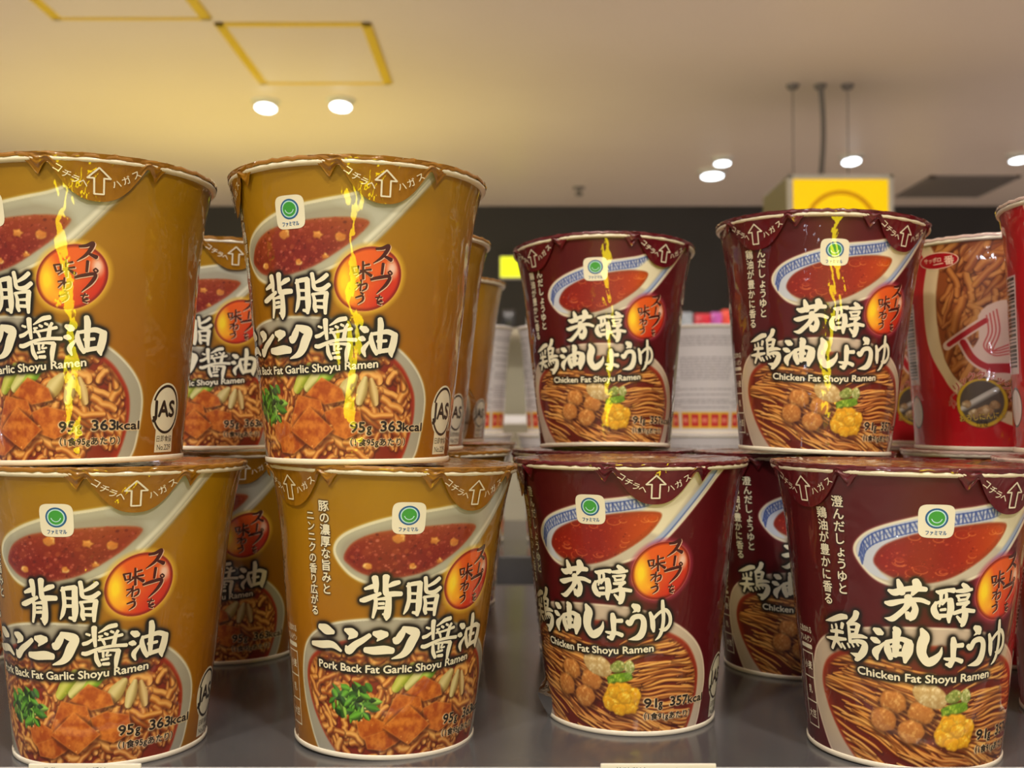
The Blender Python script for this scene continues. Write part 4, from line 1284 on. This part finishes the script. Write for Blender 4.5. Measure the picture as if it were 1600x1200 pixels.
def kind(name):
    if name in KIND:
        return KIND[name]
    prof = WIDE if name in ('scarlet', 'white') else TALL
    k = {'prof': prof}
    if name in ('gold', 'red'):
        art = paint_gold() if name == 'gold' else paint_red()
        tt = title(T_GOLD if name == 'gold' else T_RED, 1.08)
        m = flat_mask(tt)
        art.halo(m, 2.2, 2.2, (20, 11, 6), 0.75)
        art.halo(m, 1.25, 6.0, (12, 7, 5), 0.97)
        cap = Flat()
        if name == 'gold':
            english(cap, 'Pork Back Fat Garlic Shoyu Ramen', -48, 43, 32.2, 33.9, 2.85)
        else:
            english(cap, 'Chicken Fat Shoyu Ramen', -37, 33.5, 32.4, 33.2, 2.85)
        em = flat_mask(cap)
        art.halo(em, 1.5, 5.5, (12, 8, 6), 0.96)
        wt = Flat()
        weights(wt, '95g' if name == 'gold' else '91g', '363' if name == 'gold' else '357', 1)
        art.halo(flat_mask(wt), 0.5, 3.6, (240, 216, 180), 0.92)
        cp = Flat()
        if name == 'gold':
            cp.column('豚の濃厚な旨みと', -41 * KX, 92.4, 4.25, 4.2, bold=0.022)
            cp.column('ニンニクの香り広がる', -49.5 * KX, 88.4, 3.8, 3.8, bold=0.022)
        else:
            cp.column('澄んだしょうゆと', -43 * KX, 94.4, 4.4, 4.3, bold=0.022)
            cp.column('鶏油が豊かに香る', -52.2 * KX, 90.0, 4.4, 4.3, bold=0.022)
        art.halo(flat_mask(cp), 0.6, 2.4, (26, 14, 6), 0.75)
        sn = Flat()
        side_print(sn, -75 * KX)
        k['body'] = body_mesh(art, prof, 'cup_body')
        k['title'] = tt.mesh('title_lettering', prof, M_ink_white)
        k['caption'] = cap.mesh('caption_lettering', prof, M_ink_white, off=0.00012)
        k['tagline'] = cp.mesh('tagline_lettering', prof, M_ink_white, off=0.00012)
        k['weight'] = wt.mesh('weight_lettering', prof, [M_ink_white, M_ink_dark], off=0.00016)
        k['notes'] = sn.mesh('allergen_notes', prof, [M_ink_white, M_ink_dark, M_ink_pale], off=0.00012)
        k['emblem'] = emblem().mesh('brand_emblem', prof, [M_ink_white, M_blue, M_ltblue, M_green, M_ltblue], off=0.00014)
        k['badge'] = badge_text().mesh('badge_lettering', prof, [M_ink_brown, M_ink_pale], off=0.00012)
        k['jas'] = jas_mark(91.5 * KX, 18.6).mesh('certification_mark', prof, [M_ink_white, M_ink_dark], off=0.00012)
        foil = M_foil_gold if name == 'gold' else M_foil_red
        k['lid'] = lid_mesh((150, 100, 20) if name == 'gold' else (92, 16, 26), name)
        k['tabs'] = [tab_mesh(prof, foil, s) for s in (1, 2, 3)]
        k['tabtext'] = tab_letters(prof)
    else:
        art = paint_scarlet() if name == 'scarlet' else paint_white()
        k['body'] = body_mesh(art, prof, 'cup_body')
        k['lid'] = lid_mesh((206, 176, 164) if name == 'scarlet' else (216, 210, 210), name)
        if name == 'scarlet':
            f = Flat()
            f.ellipse(0, 94.4, 9.6, 4.1, 0, 0.0)
            f.ellipse(0, 94.4, 9.2, 3.7, 1, 0.05)
            f.text('サッポロ', -2.6, 93.9, 2.6, width=8.6, bold=0.02, mi=0, lift=0.1)
            f.stroke([(-2.2, 92.6, 0.35), (1.8, 92.9, 0.5), (2.6, 92.8, 0.3)], 0, 0.1)
            f.text('番', 5.4, 92.4, 4.6, bold=0.02, mi=0, lift=0.1)
            k['emblem'] = f.mesh('brand_emblem', prof, [M_ink_pale, M_foil_scarlet], off=0.00012)
            f = Flat()
            for i, ch in enumerate('ガーリッククラッシャー'):
                t = math.pi * (1.03 - 1.06 * i / 10)
                f.text(ch, 24.8 * KX + 12.6 * math.cos(t), 24.5 + 11.8 * math.sin(t) - 1, 4.6, bold=0.06, mi=0, rot=(t - math.pi / 2) * 0.6, lift=0.0)
                f.text(ch, 24.8 * KX + 12.6 * math.cos(t), 24.5 + 11.8 * math.sin(t) - 1, 4.6, bold=0.015, mi=1, rot=(t - math.pi / 2) * 0.6, lift=0.05)
            f.text('おろしにんにく', 24.8 * KX, 15.4, 3.6, width=21, bold=0.05, mi=3, rot=0.1)
            f.text('おろしにんにく', 24.8 * KX, 15.4, 3.6, width=21, bold=0.005, mi=2, rot=0.1, lift=0.05)
            f.text('付き', 24.8 * KX, 12.2, 3.0, bold=0.01, mi=3, lift=0.05)
            k['badge'] = f.mesh('badge_lettering', prof, [M_ink_pale, M_foil_scarlet, mat('ink_gold', (224, 190, 80), 0.5), M_ink_dark], off=0.00012)
    k['base'] = base_mesh(prof)
    k['rim'] = rim_mesh()
    KIND[name] = k
    return k


def cup(name, px, D, level, yaw, label, group, tabs=(33, -58), lean=0.0, back=0.0, dx=0.0, zoff=0.0):
    """px: pixel column of the cup axis at distance D; level 0 on the shelf, 1 on another cup's lid"""
    k = kind(name)
    x = (px - 800) / FPX * D
    root = empty('cup_noodle', (x, D, SHELF + level * 0.1058 + zoff), label, 'cup noodles', group)
    M = Matrix.Rotation(R(-lean), 4, 'Y') @ Matrix.Rotation(R(-back), 4, 'X') @ Matrix.Rotation(R(yaw), 4, 'Z')
    root.rotation_euler = M.to_euler()
    b = link('cup_body', k['body'], root)
    link('base_ring', k['base'], root)
    link('rim', k['rim'], root)
    link('lid', k['lid'], root)
    for key, nm in (('title', 'title_lettering'), ('caption', 'caption_lettering'), ('tagline', 'tagline_lettering'), ('weight', 'weight_lettering'), ('notes', 'allergen_notes'), ('emblem', 'brand_emblem'), ('badge', 'badge_lettering'), ('jas', 'certification_mark')):
        if key in k:
            link(nm, k[key], b)
    if 'tabs' in k:
        for i, t in enumerate(tabs):
            o = link('peel_tab', k['tabs'][i % 3], root)
            o.rotation_euler = (0, 0, R(t))
            link('tab_lettering', k['tabtext'], o)
    return root


def film_corner(root, yaw_deg, z, out=0.004, h=0.014):
    """a pinched corner of shrink wrap standing off the cup"""
    prof = TALL
    V, F = [], []
    n = 7
    for i in range(n):
        t = i / (n - 1)
        zz = z + h * (t - 0.5)
        o = out * math.sin(math.pi * t) ** 0.8
        for s in range(4):
            q = s / 3
            r = float(prof.r(max(0.0, zz))) + 0.0004 + o * q
            a = R(yaw_deg) + (1 - q) * 0.16 * math.sin(math.pi * t) + 0.012 * math.sin(7 * t + 3 * q)
            V.append((r * math.sin(a), -r * math.cos(a), zz + 0.002 * q * math.sin(5 * t)))
        for s in range(4):
            q = s / 3
            r = float(prof.r(max(0.0, zz))) + 0.0004 + o * q
            a = R(yaw_deg) - (1 - q) * 0.16 * math.sin(math.pi * t) + 0.012 * math.sin(7 * t + 3 * q)
            V.append((r * math.sin(a), -r * math.cos(a), zz + 0.002 * q * math.sin(5 * t)))
    for i in range(n - 1):
        for h_ in (0, 4):
            for s in range(3):
                a = i * 8 + h_ + s
                F.append((a, a + 1, a + 9, a + 8))
    me = mesh_np('film_corner', V, np.array(F), M_film)
    return link('film_corner', me, root)


# ------------------------------------------------------------------ the cups, front row first
G_gold, G_red, G_sc, G_wh = 'ochre garlic soy cups', 'dark red chicken soy cups', 'scarlet garlic cups', 'white wrapped cups'
l1 = cup('gold', 182, 0.402, 0, -4.7, 'ochre noodle cup at the bottom left front corner, above the left price label', G_gold, (33.6, -56), dx=0)
l2 = cup('gold', 603, 0.412, 0, 14.3, 'ochre noodle cup in the front row on the shelf, two peel tabs showing, vertical caption', G_gold, (32, -60), lean=-1.7)
l3 = cup('red', 983, 0.440, 0, -26.2, 'dark red noodle cup above the right price label with a film corner at its base', G_red, (32, -60))
l4 = cup('red', 1403, 0.398, 0, -6.1, 'dark red noodle cup at the bottom right front, closest of the dark red ones', G_red, (35, -60), lean=-0.8)
u1 = cup('gold', 138, 0.396, 1, -21.0, 'ochre noodle cup stacked at the left edge, partly out of the frame', G_gold, (49, -43), lean=1.5)
u2 = cup('gold', 560, 0.400, 1, -24.5, 'ochre noodle cup stacked on top in front, tallest in the picture, whole standards mark showing', G_gold, (44, -47))
u3 = cup('red', 945, 0.556, 1, -10.3, 'dark red noodle cup on the upper level, smaller of the two stacked', G_red, (45.9, -45), back=3.6)
u4 = cup('red', 1270, 0.493, 1, -8.0, 'dark red noodle cup stacked below the yellow hanging sign, leaning left', G_red, (41, -44.6), lean=-2.4)
film_corner(l3, -52, 0.0085, 0.0042, 0.018)

cup('gold', 363, 0.555, 0, -12, 'ochre noodle cup in shade behind, seen between the two front bottom ochre cups', G_gold)
cup('gold', -70, 0.545, 0, 8, 'ochre noodle cup glimpsed at the bottom left edge behind the corner cup', G_gold)
cup('gold', 339, 0.560, 1, -7, 'ochre noodle cup behind the gap between the two stacked front ochre cups', G_gold)
b2 = cup('gold', 618, 0.536, 1, -28, 'ochre noodle cup just behind the tallest one, half its standards mark showing', G_gold)
film_corner(b2, 118, 0.020, 0.0052, 0.024)
cup('gold', 653, 0.552, 0, -28, 'ochre noodle cup hidden behind the bottom front cup, only its rim showing', G_gold)
cup('gold', 676, 0.700, 1, -28, 'ochre noodle cup third in the upper row, its right edge beside the exit sign', G_gold)
cup('gold', 693, 0.700, 0, 17, 'ochre noodle cup third in the bottom ochre row, in deep shade', G_gold)
cup('red', 944, 0.560, 0, -10, 'dark red noodle cup directly under the smaller stacked dark red cup', G_red)
cup('red', 1238, 0.525, 0, 0, 'dark red noodle cup in shade between the two front bottom dark red cups', G_red)
cup('scarlet', 1553, 0.547, 1, -57.2, 'scarlet noodle cup on the upper level with a whole bowl and chopsticks mark', G_sc)
cup('scarlet', 1742, 0.440, 1, -66, 'scarlet noodle cup cut by the right edge of the picture', G_sc, lean=-2.5)
cup('scarlet', 1452, 0.665, 1, -57, 'scarlet noodle cup half hidden behind the stacked dark red cup', G_sc)
cup('scarlet', 1560, 0.550, 0, -40, 'scarlet noodle cup in shade at the bottom right edge', G_sc)
cup('scarlet', 1748, 0.436, 0, -40, 'scarlet noodle cup under the one cut by the right edge', G_sc)
cup('scarlet', 1452, 0.665, 0, -57, 'scarlet noodle cup at the back of the bottom scarlet row', G_sc)
for px, lab in ((726, 'white wrapped cup on the far side beside the third ochre cups'), (884, 'white wrapped cup on the far side, left of the smaller stacked dark red cup'), (1103, 'white wrapped cup seen between the two stacked dark red cups')):
    cup('white', px, 1.05, 1, {726: 10, 884: -20, 1103: -8}[px], lab, G_wh)
    cup('white', px, 1.052, 0, 30, lab.replace('white wrapped cup', 'lower white wrapped cup'), G_wh)

# ------------------------------------------------------------------ price labels in the rail
for x0, x1, tx, lab in ((52, 226, '◎背脂ニンニク醤油', 'white price label in the rail below the left ochre cup'), (937, 1116, '◎芳醇鶏油しょうゆ', 'white price label in the rail below the dark red cups')):
    D = 0.3475
    a, b = (x0 - 800) / FPX * D, (x1 - 800) / FPX * D
    zt = EYE - (1188 - 650) / FPX * D
    pl = MB().box(a, b, D, D + 0.0012, zt - 0.032, zt, bevel=0.0003).build('price_label', noise_tint(mat('label_card', (226, 222, 212), 0.5), (222, 217, 206), 60))
    tag(pl, lab, 'price label', 'price labels in the rail')
    V, T = font_tris(tx)
    V = V.copy() * 0.0048
    V[:, 0] *= 0.56
    V[:, 0] += a + 0.0022
    me = mesh_np('label_lettering', np.stack([V[:, 0], np.full(len(V), D - 0.0001), V[:, 1] + zt - 0.0050], 1), T, M_black)
    link('label_lettering', me, pl)

# ------------------------------------------------------------------ ceiling fittings
def hatch(x0, x1, y0, y1, label):
    root = empty('ceiling_hatch', ((x0 + x1) / 2, (y0 + y1) / 2, CEIL), label, 'ceiling hatch', 'ceiling access hatches')
    hx, hy = (x1 - x0) / 2, (y1 - y0) / 2
    MB().box(-hx + 0.02, hx - 0.02, -hy + 0.02, hy - 0.02, -0.006, 0.004).build('panel', M_ceil, root)
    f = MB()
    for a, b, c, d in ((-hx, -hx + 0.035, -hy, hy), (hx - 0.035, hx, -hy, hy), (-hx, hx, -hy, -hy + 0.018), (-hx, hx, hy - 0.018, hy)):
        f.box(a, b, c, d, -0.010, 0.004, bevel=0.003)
    f.build('frame', M_sheen_frame, root)


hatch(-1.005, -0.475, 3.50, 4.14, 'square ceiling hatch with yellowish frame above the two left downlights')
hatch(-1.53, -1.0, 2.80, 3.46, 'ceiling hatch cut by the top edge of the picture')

M_lamp = mat('downlight_lamp', (255, 255, 255), 0.4, emit=(232, 246, 255), estr=6.0)
for px, py, rr, tilt, lab in ((412, 165, 0.046, 15, 'lit ceiling downlight, left one of the pair below the hatch'), (530, 163, 0.046, 15, 'lit ceiling downlight, right one of the pair below the hatch'), (1131, 253, 0.043, 8, 'lit ceiling downlight, upper of the close pair in the middle'),
                          (1115, 273, 0.062, 8, 'lit ceiling downlight, lower of the close pair in the middle'), (1334, 250, 0.048, 14, 'lit ceiling downlight right above the yellow hanging sign'), (1598, 248, 0.048, 8, 'lit ceiling downlight cut by the right edge of the picture')):
    x, y = up(px, py, 1.327 - 0.03)
    root = empty('ceiling_downlight', (x, y, CEIL), lab, 'downlight', 'ceiling downlights')
    MB().lathe([(rr * 1.35, 0.002), (rr * 1.35, -0.006), (rr * 1.08, -0.010), (rr * 1.05, -0.002)], 40).build('trim_ring', M_white, root, smooth=True)
    T = Matrix.Translation((0, 0, -0.028)) @ Matrix.Rotation(R(tilt), 4, 'X').inverted()
    MB().lathe([(rr * 0.95, 0.045), (rr * 1.02, 0.0), (rr * 0.96, -0.004)], 40, M=T).build('lamp_housing', M_white, root, smooth=True)
    MB().lathe([(0, -0.006), (rr * 0.5, -0.006), (rr * 0.95, -0.002)], 40, M=T).build('lamp', M_lamp, root, smooth=True)

x, y = up(905, 298, 1.30)
tag(MB().lathe([(0, -0.05), (0.02, -0.048), (0.025, -0.04), (0.012, -0.03), (0.012, -0.012), (0.034, -0.008), (0.036, 0.002)], 24).build('ceiling_sprinkler', M_grey, None, (x, y, CEIL), True), 'small grey sprinkler head on the ceiling in front of the dark wall', 'sprinkler')

vr = empty('ceiling_vent', (2.56, 6.02, CEIL), 'grey rectangular air vent on the ceiling at right', 'air vent')
f = MB()
for a, b, c, d in ((-0.25, -0.22, -0.27, 0.27), (0.22, 0.25, -0.27, 0.27), (-0.25, 0.25, -0.27, -0.24), (-0.25, 0.25, 0.24, 0.27)):
    f.box(a, b, c, d, -0.012, 0.004, bevel=0.002)
f.build('frame', M_grey, vr)
f = MB()
for i in range(12):
    yy = -0.22 + i * 0.04
    f.box(-0.225, 0.225, yy, yy + 0.022, -0.010, 0.002)
f.build('slats', M_grey, vr)

# hanging light box sign
M_yellow = mat('lit_yellow_acrylic', (250, 200, 10), 0.35, emit=(255, 214, 0), estr=0.62)
M_ring = mat('sign_ring', (206, 152, 4), 0.35, emit=(206, 150, 0), estr=0.45)
M_olive = mat('sign_side', (146, 142, 112), 0.45)
sx, sy, sz, hs = 1.295, 4.32, EYE + 0.745, 0.208
sg = empty('hanging_sign', (sx, sy, sz), 'yellow lit cube sign with a ring hanging from the ceiling', 'sign')
MB().box(-hs, hs, -hs + 0.012, hs, -hs, hs, bevel=0.012).build('box', M_olive, sg)
fr = MB()
for a, b, c, d in ((-hs, -hs + 0.02, -hs, hs), (hs - 0.02, hs, -hs, hs), (-hs, hs, hs - 0.02, hs), (-hs, hs, -hs, -hs + 0.02)):
    fr.box(a, b, -hs - 0.006, -hs + 0.02, c, d, bevel=0.004)
fr.build('frame', M_white, sg)
MB().box(-hs + 0.015, hs - 0.015, -hs, -hs + 0.012, -hs + 0.015, hs - 0.015, bevel=0.001).build('lit_face', M_yellow, sg)
MB().lathe([(0.145, -0.001), (0.145, 0.002), (0.127, 0.002), (0.127, -0.001)], 64, M=Matrix.Translation((0, -hs - 0.001, 0)) @ Matrix.Rotation(R(90), 4, 'X'), close=True).build('ring_print', M_ring, sg)
top = CEIL - sz
cb = MB().tube([(-0.06 + 0.012 * math.sin(t * 3), -0.15, hs + (top - hs) * t) for t in [i / 8 for i in range(9)]], 0.011)
cb.build('power_cable', M_grey, sg)
for dx_ in (-0.17, 0.05):
    MB().tube([(dx_, -0.15, hs), (dx_, -0.15, top)], 0.0022, 6).build('suspension_wire', M_grey, sg)
for dx_ in (-0.17, -0.06, 0.05):
    MB().lathe([(0, -0.02), (0.018, -0.018), (0.026, -0.004), (0.026, 0.004)], 20, M=Matrix.Translation((dx_, -0.15, top))).build('ceiling_mount', M_grey, sg, smooth=True)

# lit signs on the dark back wall
M_exit = mat('lit_exit_face', (226, 240, 40), 0.4, emit=(232, 244, 20), estr=0.9)
M_yel2 = mat('lit_yellow_panel', (250, 210, 20), 0.4, emit=(255, 214, 10), estr=0.8)
for x0, x1, y0, y1, m, lab in ((782, 819, 400, 432, M_exit, 'small yellow green lit exit sign on the dark back wall'), (1392, 1470, 412, 462, M_yel2, 'yellow lit wall sign glimpsed between the dark red and scarlet cups')):
    D = 6.52
    a, b = (x0 - 800) / FPX * D, (x1 - 800) / FPX * D
    c, d = (650 - y1) / FPX * D, (650 - y0) / FPX * D
    ws = empty('wall_sign', ((a + b) / 2, 6.6, EYE + (c + d) / 2), lab, 'sign')
    MB().box(-(b - a) / 2 - 0.006, (b - a) / 2 + 0.006, -0.07, 0, -(d - c) / 2 - 0.006, (d - c) / 2 + 0.006, bevel=0.004).build('sign_case', M_white, ws)
    MB().box(-(b - a) / 2, (b - a) / 2, -0.076, -0.068, -(d - c) / 2, (d - c) / 2, bevel=0.004).build('lit_face', m, ws)

# ------------------------------------------------------------------ display shelving across the shop
cab = empty('display_cabinet', (0.4, 3.3, 0), 'pale beige shop display cabinet across the aisle behind the cups', 'cabinet')
ct = EYE + (650 - 512) / FPX * 3.0
MB().box(-2.2, 2.2, -0.02, 0.3, 0, ct - 0.02).build('body', M_beige, cab)
for z in (0.55, 0.95, 1.30):
    MB().box(-2.2, 2.2, -0.3, -0.02, z, z + 0.025, bevel=0.004).build('shelf', M_white, cab)
MB().box(-2.22, 2.22, -0.3, 0.32, ct - 0.02, ct, bevel=0.004).build('top_panel', M_beige, cab)
MB().box(-2.2, 2.2, -0.28, 0.0, 0, 0.1).build('plinth', M_dark, cab)
g = random.Random(4)
pk = [(795, 22, 30, (24, 24, 26), 'small black box'), (838, 30, 20, (206, 206, 196), 'pale carton'), (1066, 30, 26, (150, 160, 168), 'grey blue carton'), (1096, 26, 24, (196, 20, 40), 'red snack packet'), (1117, 18, 26, (176, 70, 160), 'pink purple snack packet'), (1133, 16, 30, (214, 60, 40), 'orange red snack packet'), (1420, 36, 26, (170, 30, 40), 'dark red carton')]
for px, wpx, hpx, c, nm in pk:
    D = 3.06
    wm, hm = wpx / FPX * D, hpx / FPX * D
    b = MB()
    b.box(-wm / 2, wm / 2, -0.03, 0.03, 0, hm, bevel=0.006, seg=3)
    o = b.build('snack_packet' if 'packet' in nm else 'product_carton', noise_tint(mat(nm.replace(' ', '_'), c, 0.35, coat=0.4), tuple(min(255, v + 30) for v in c), 40), None, ((px - 800) / FPX * D, D, ct), True)
    tag(o, nm + ' standing on top of the beige display cabinet', 'packet' if 'packet' in nm else 'carton', 'goods on the display cabinet')
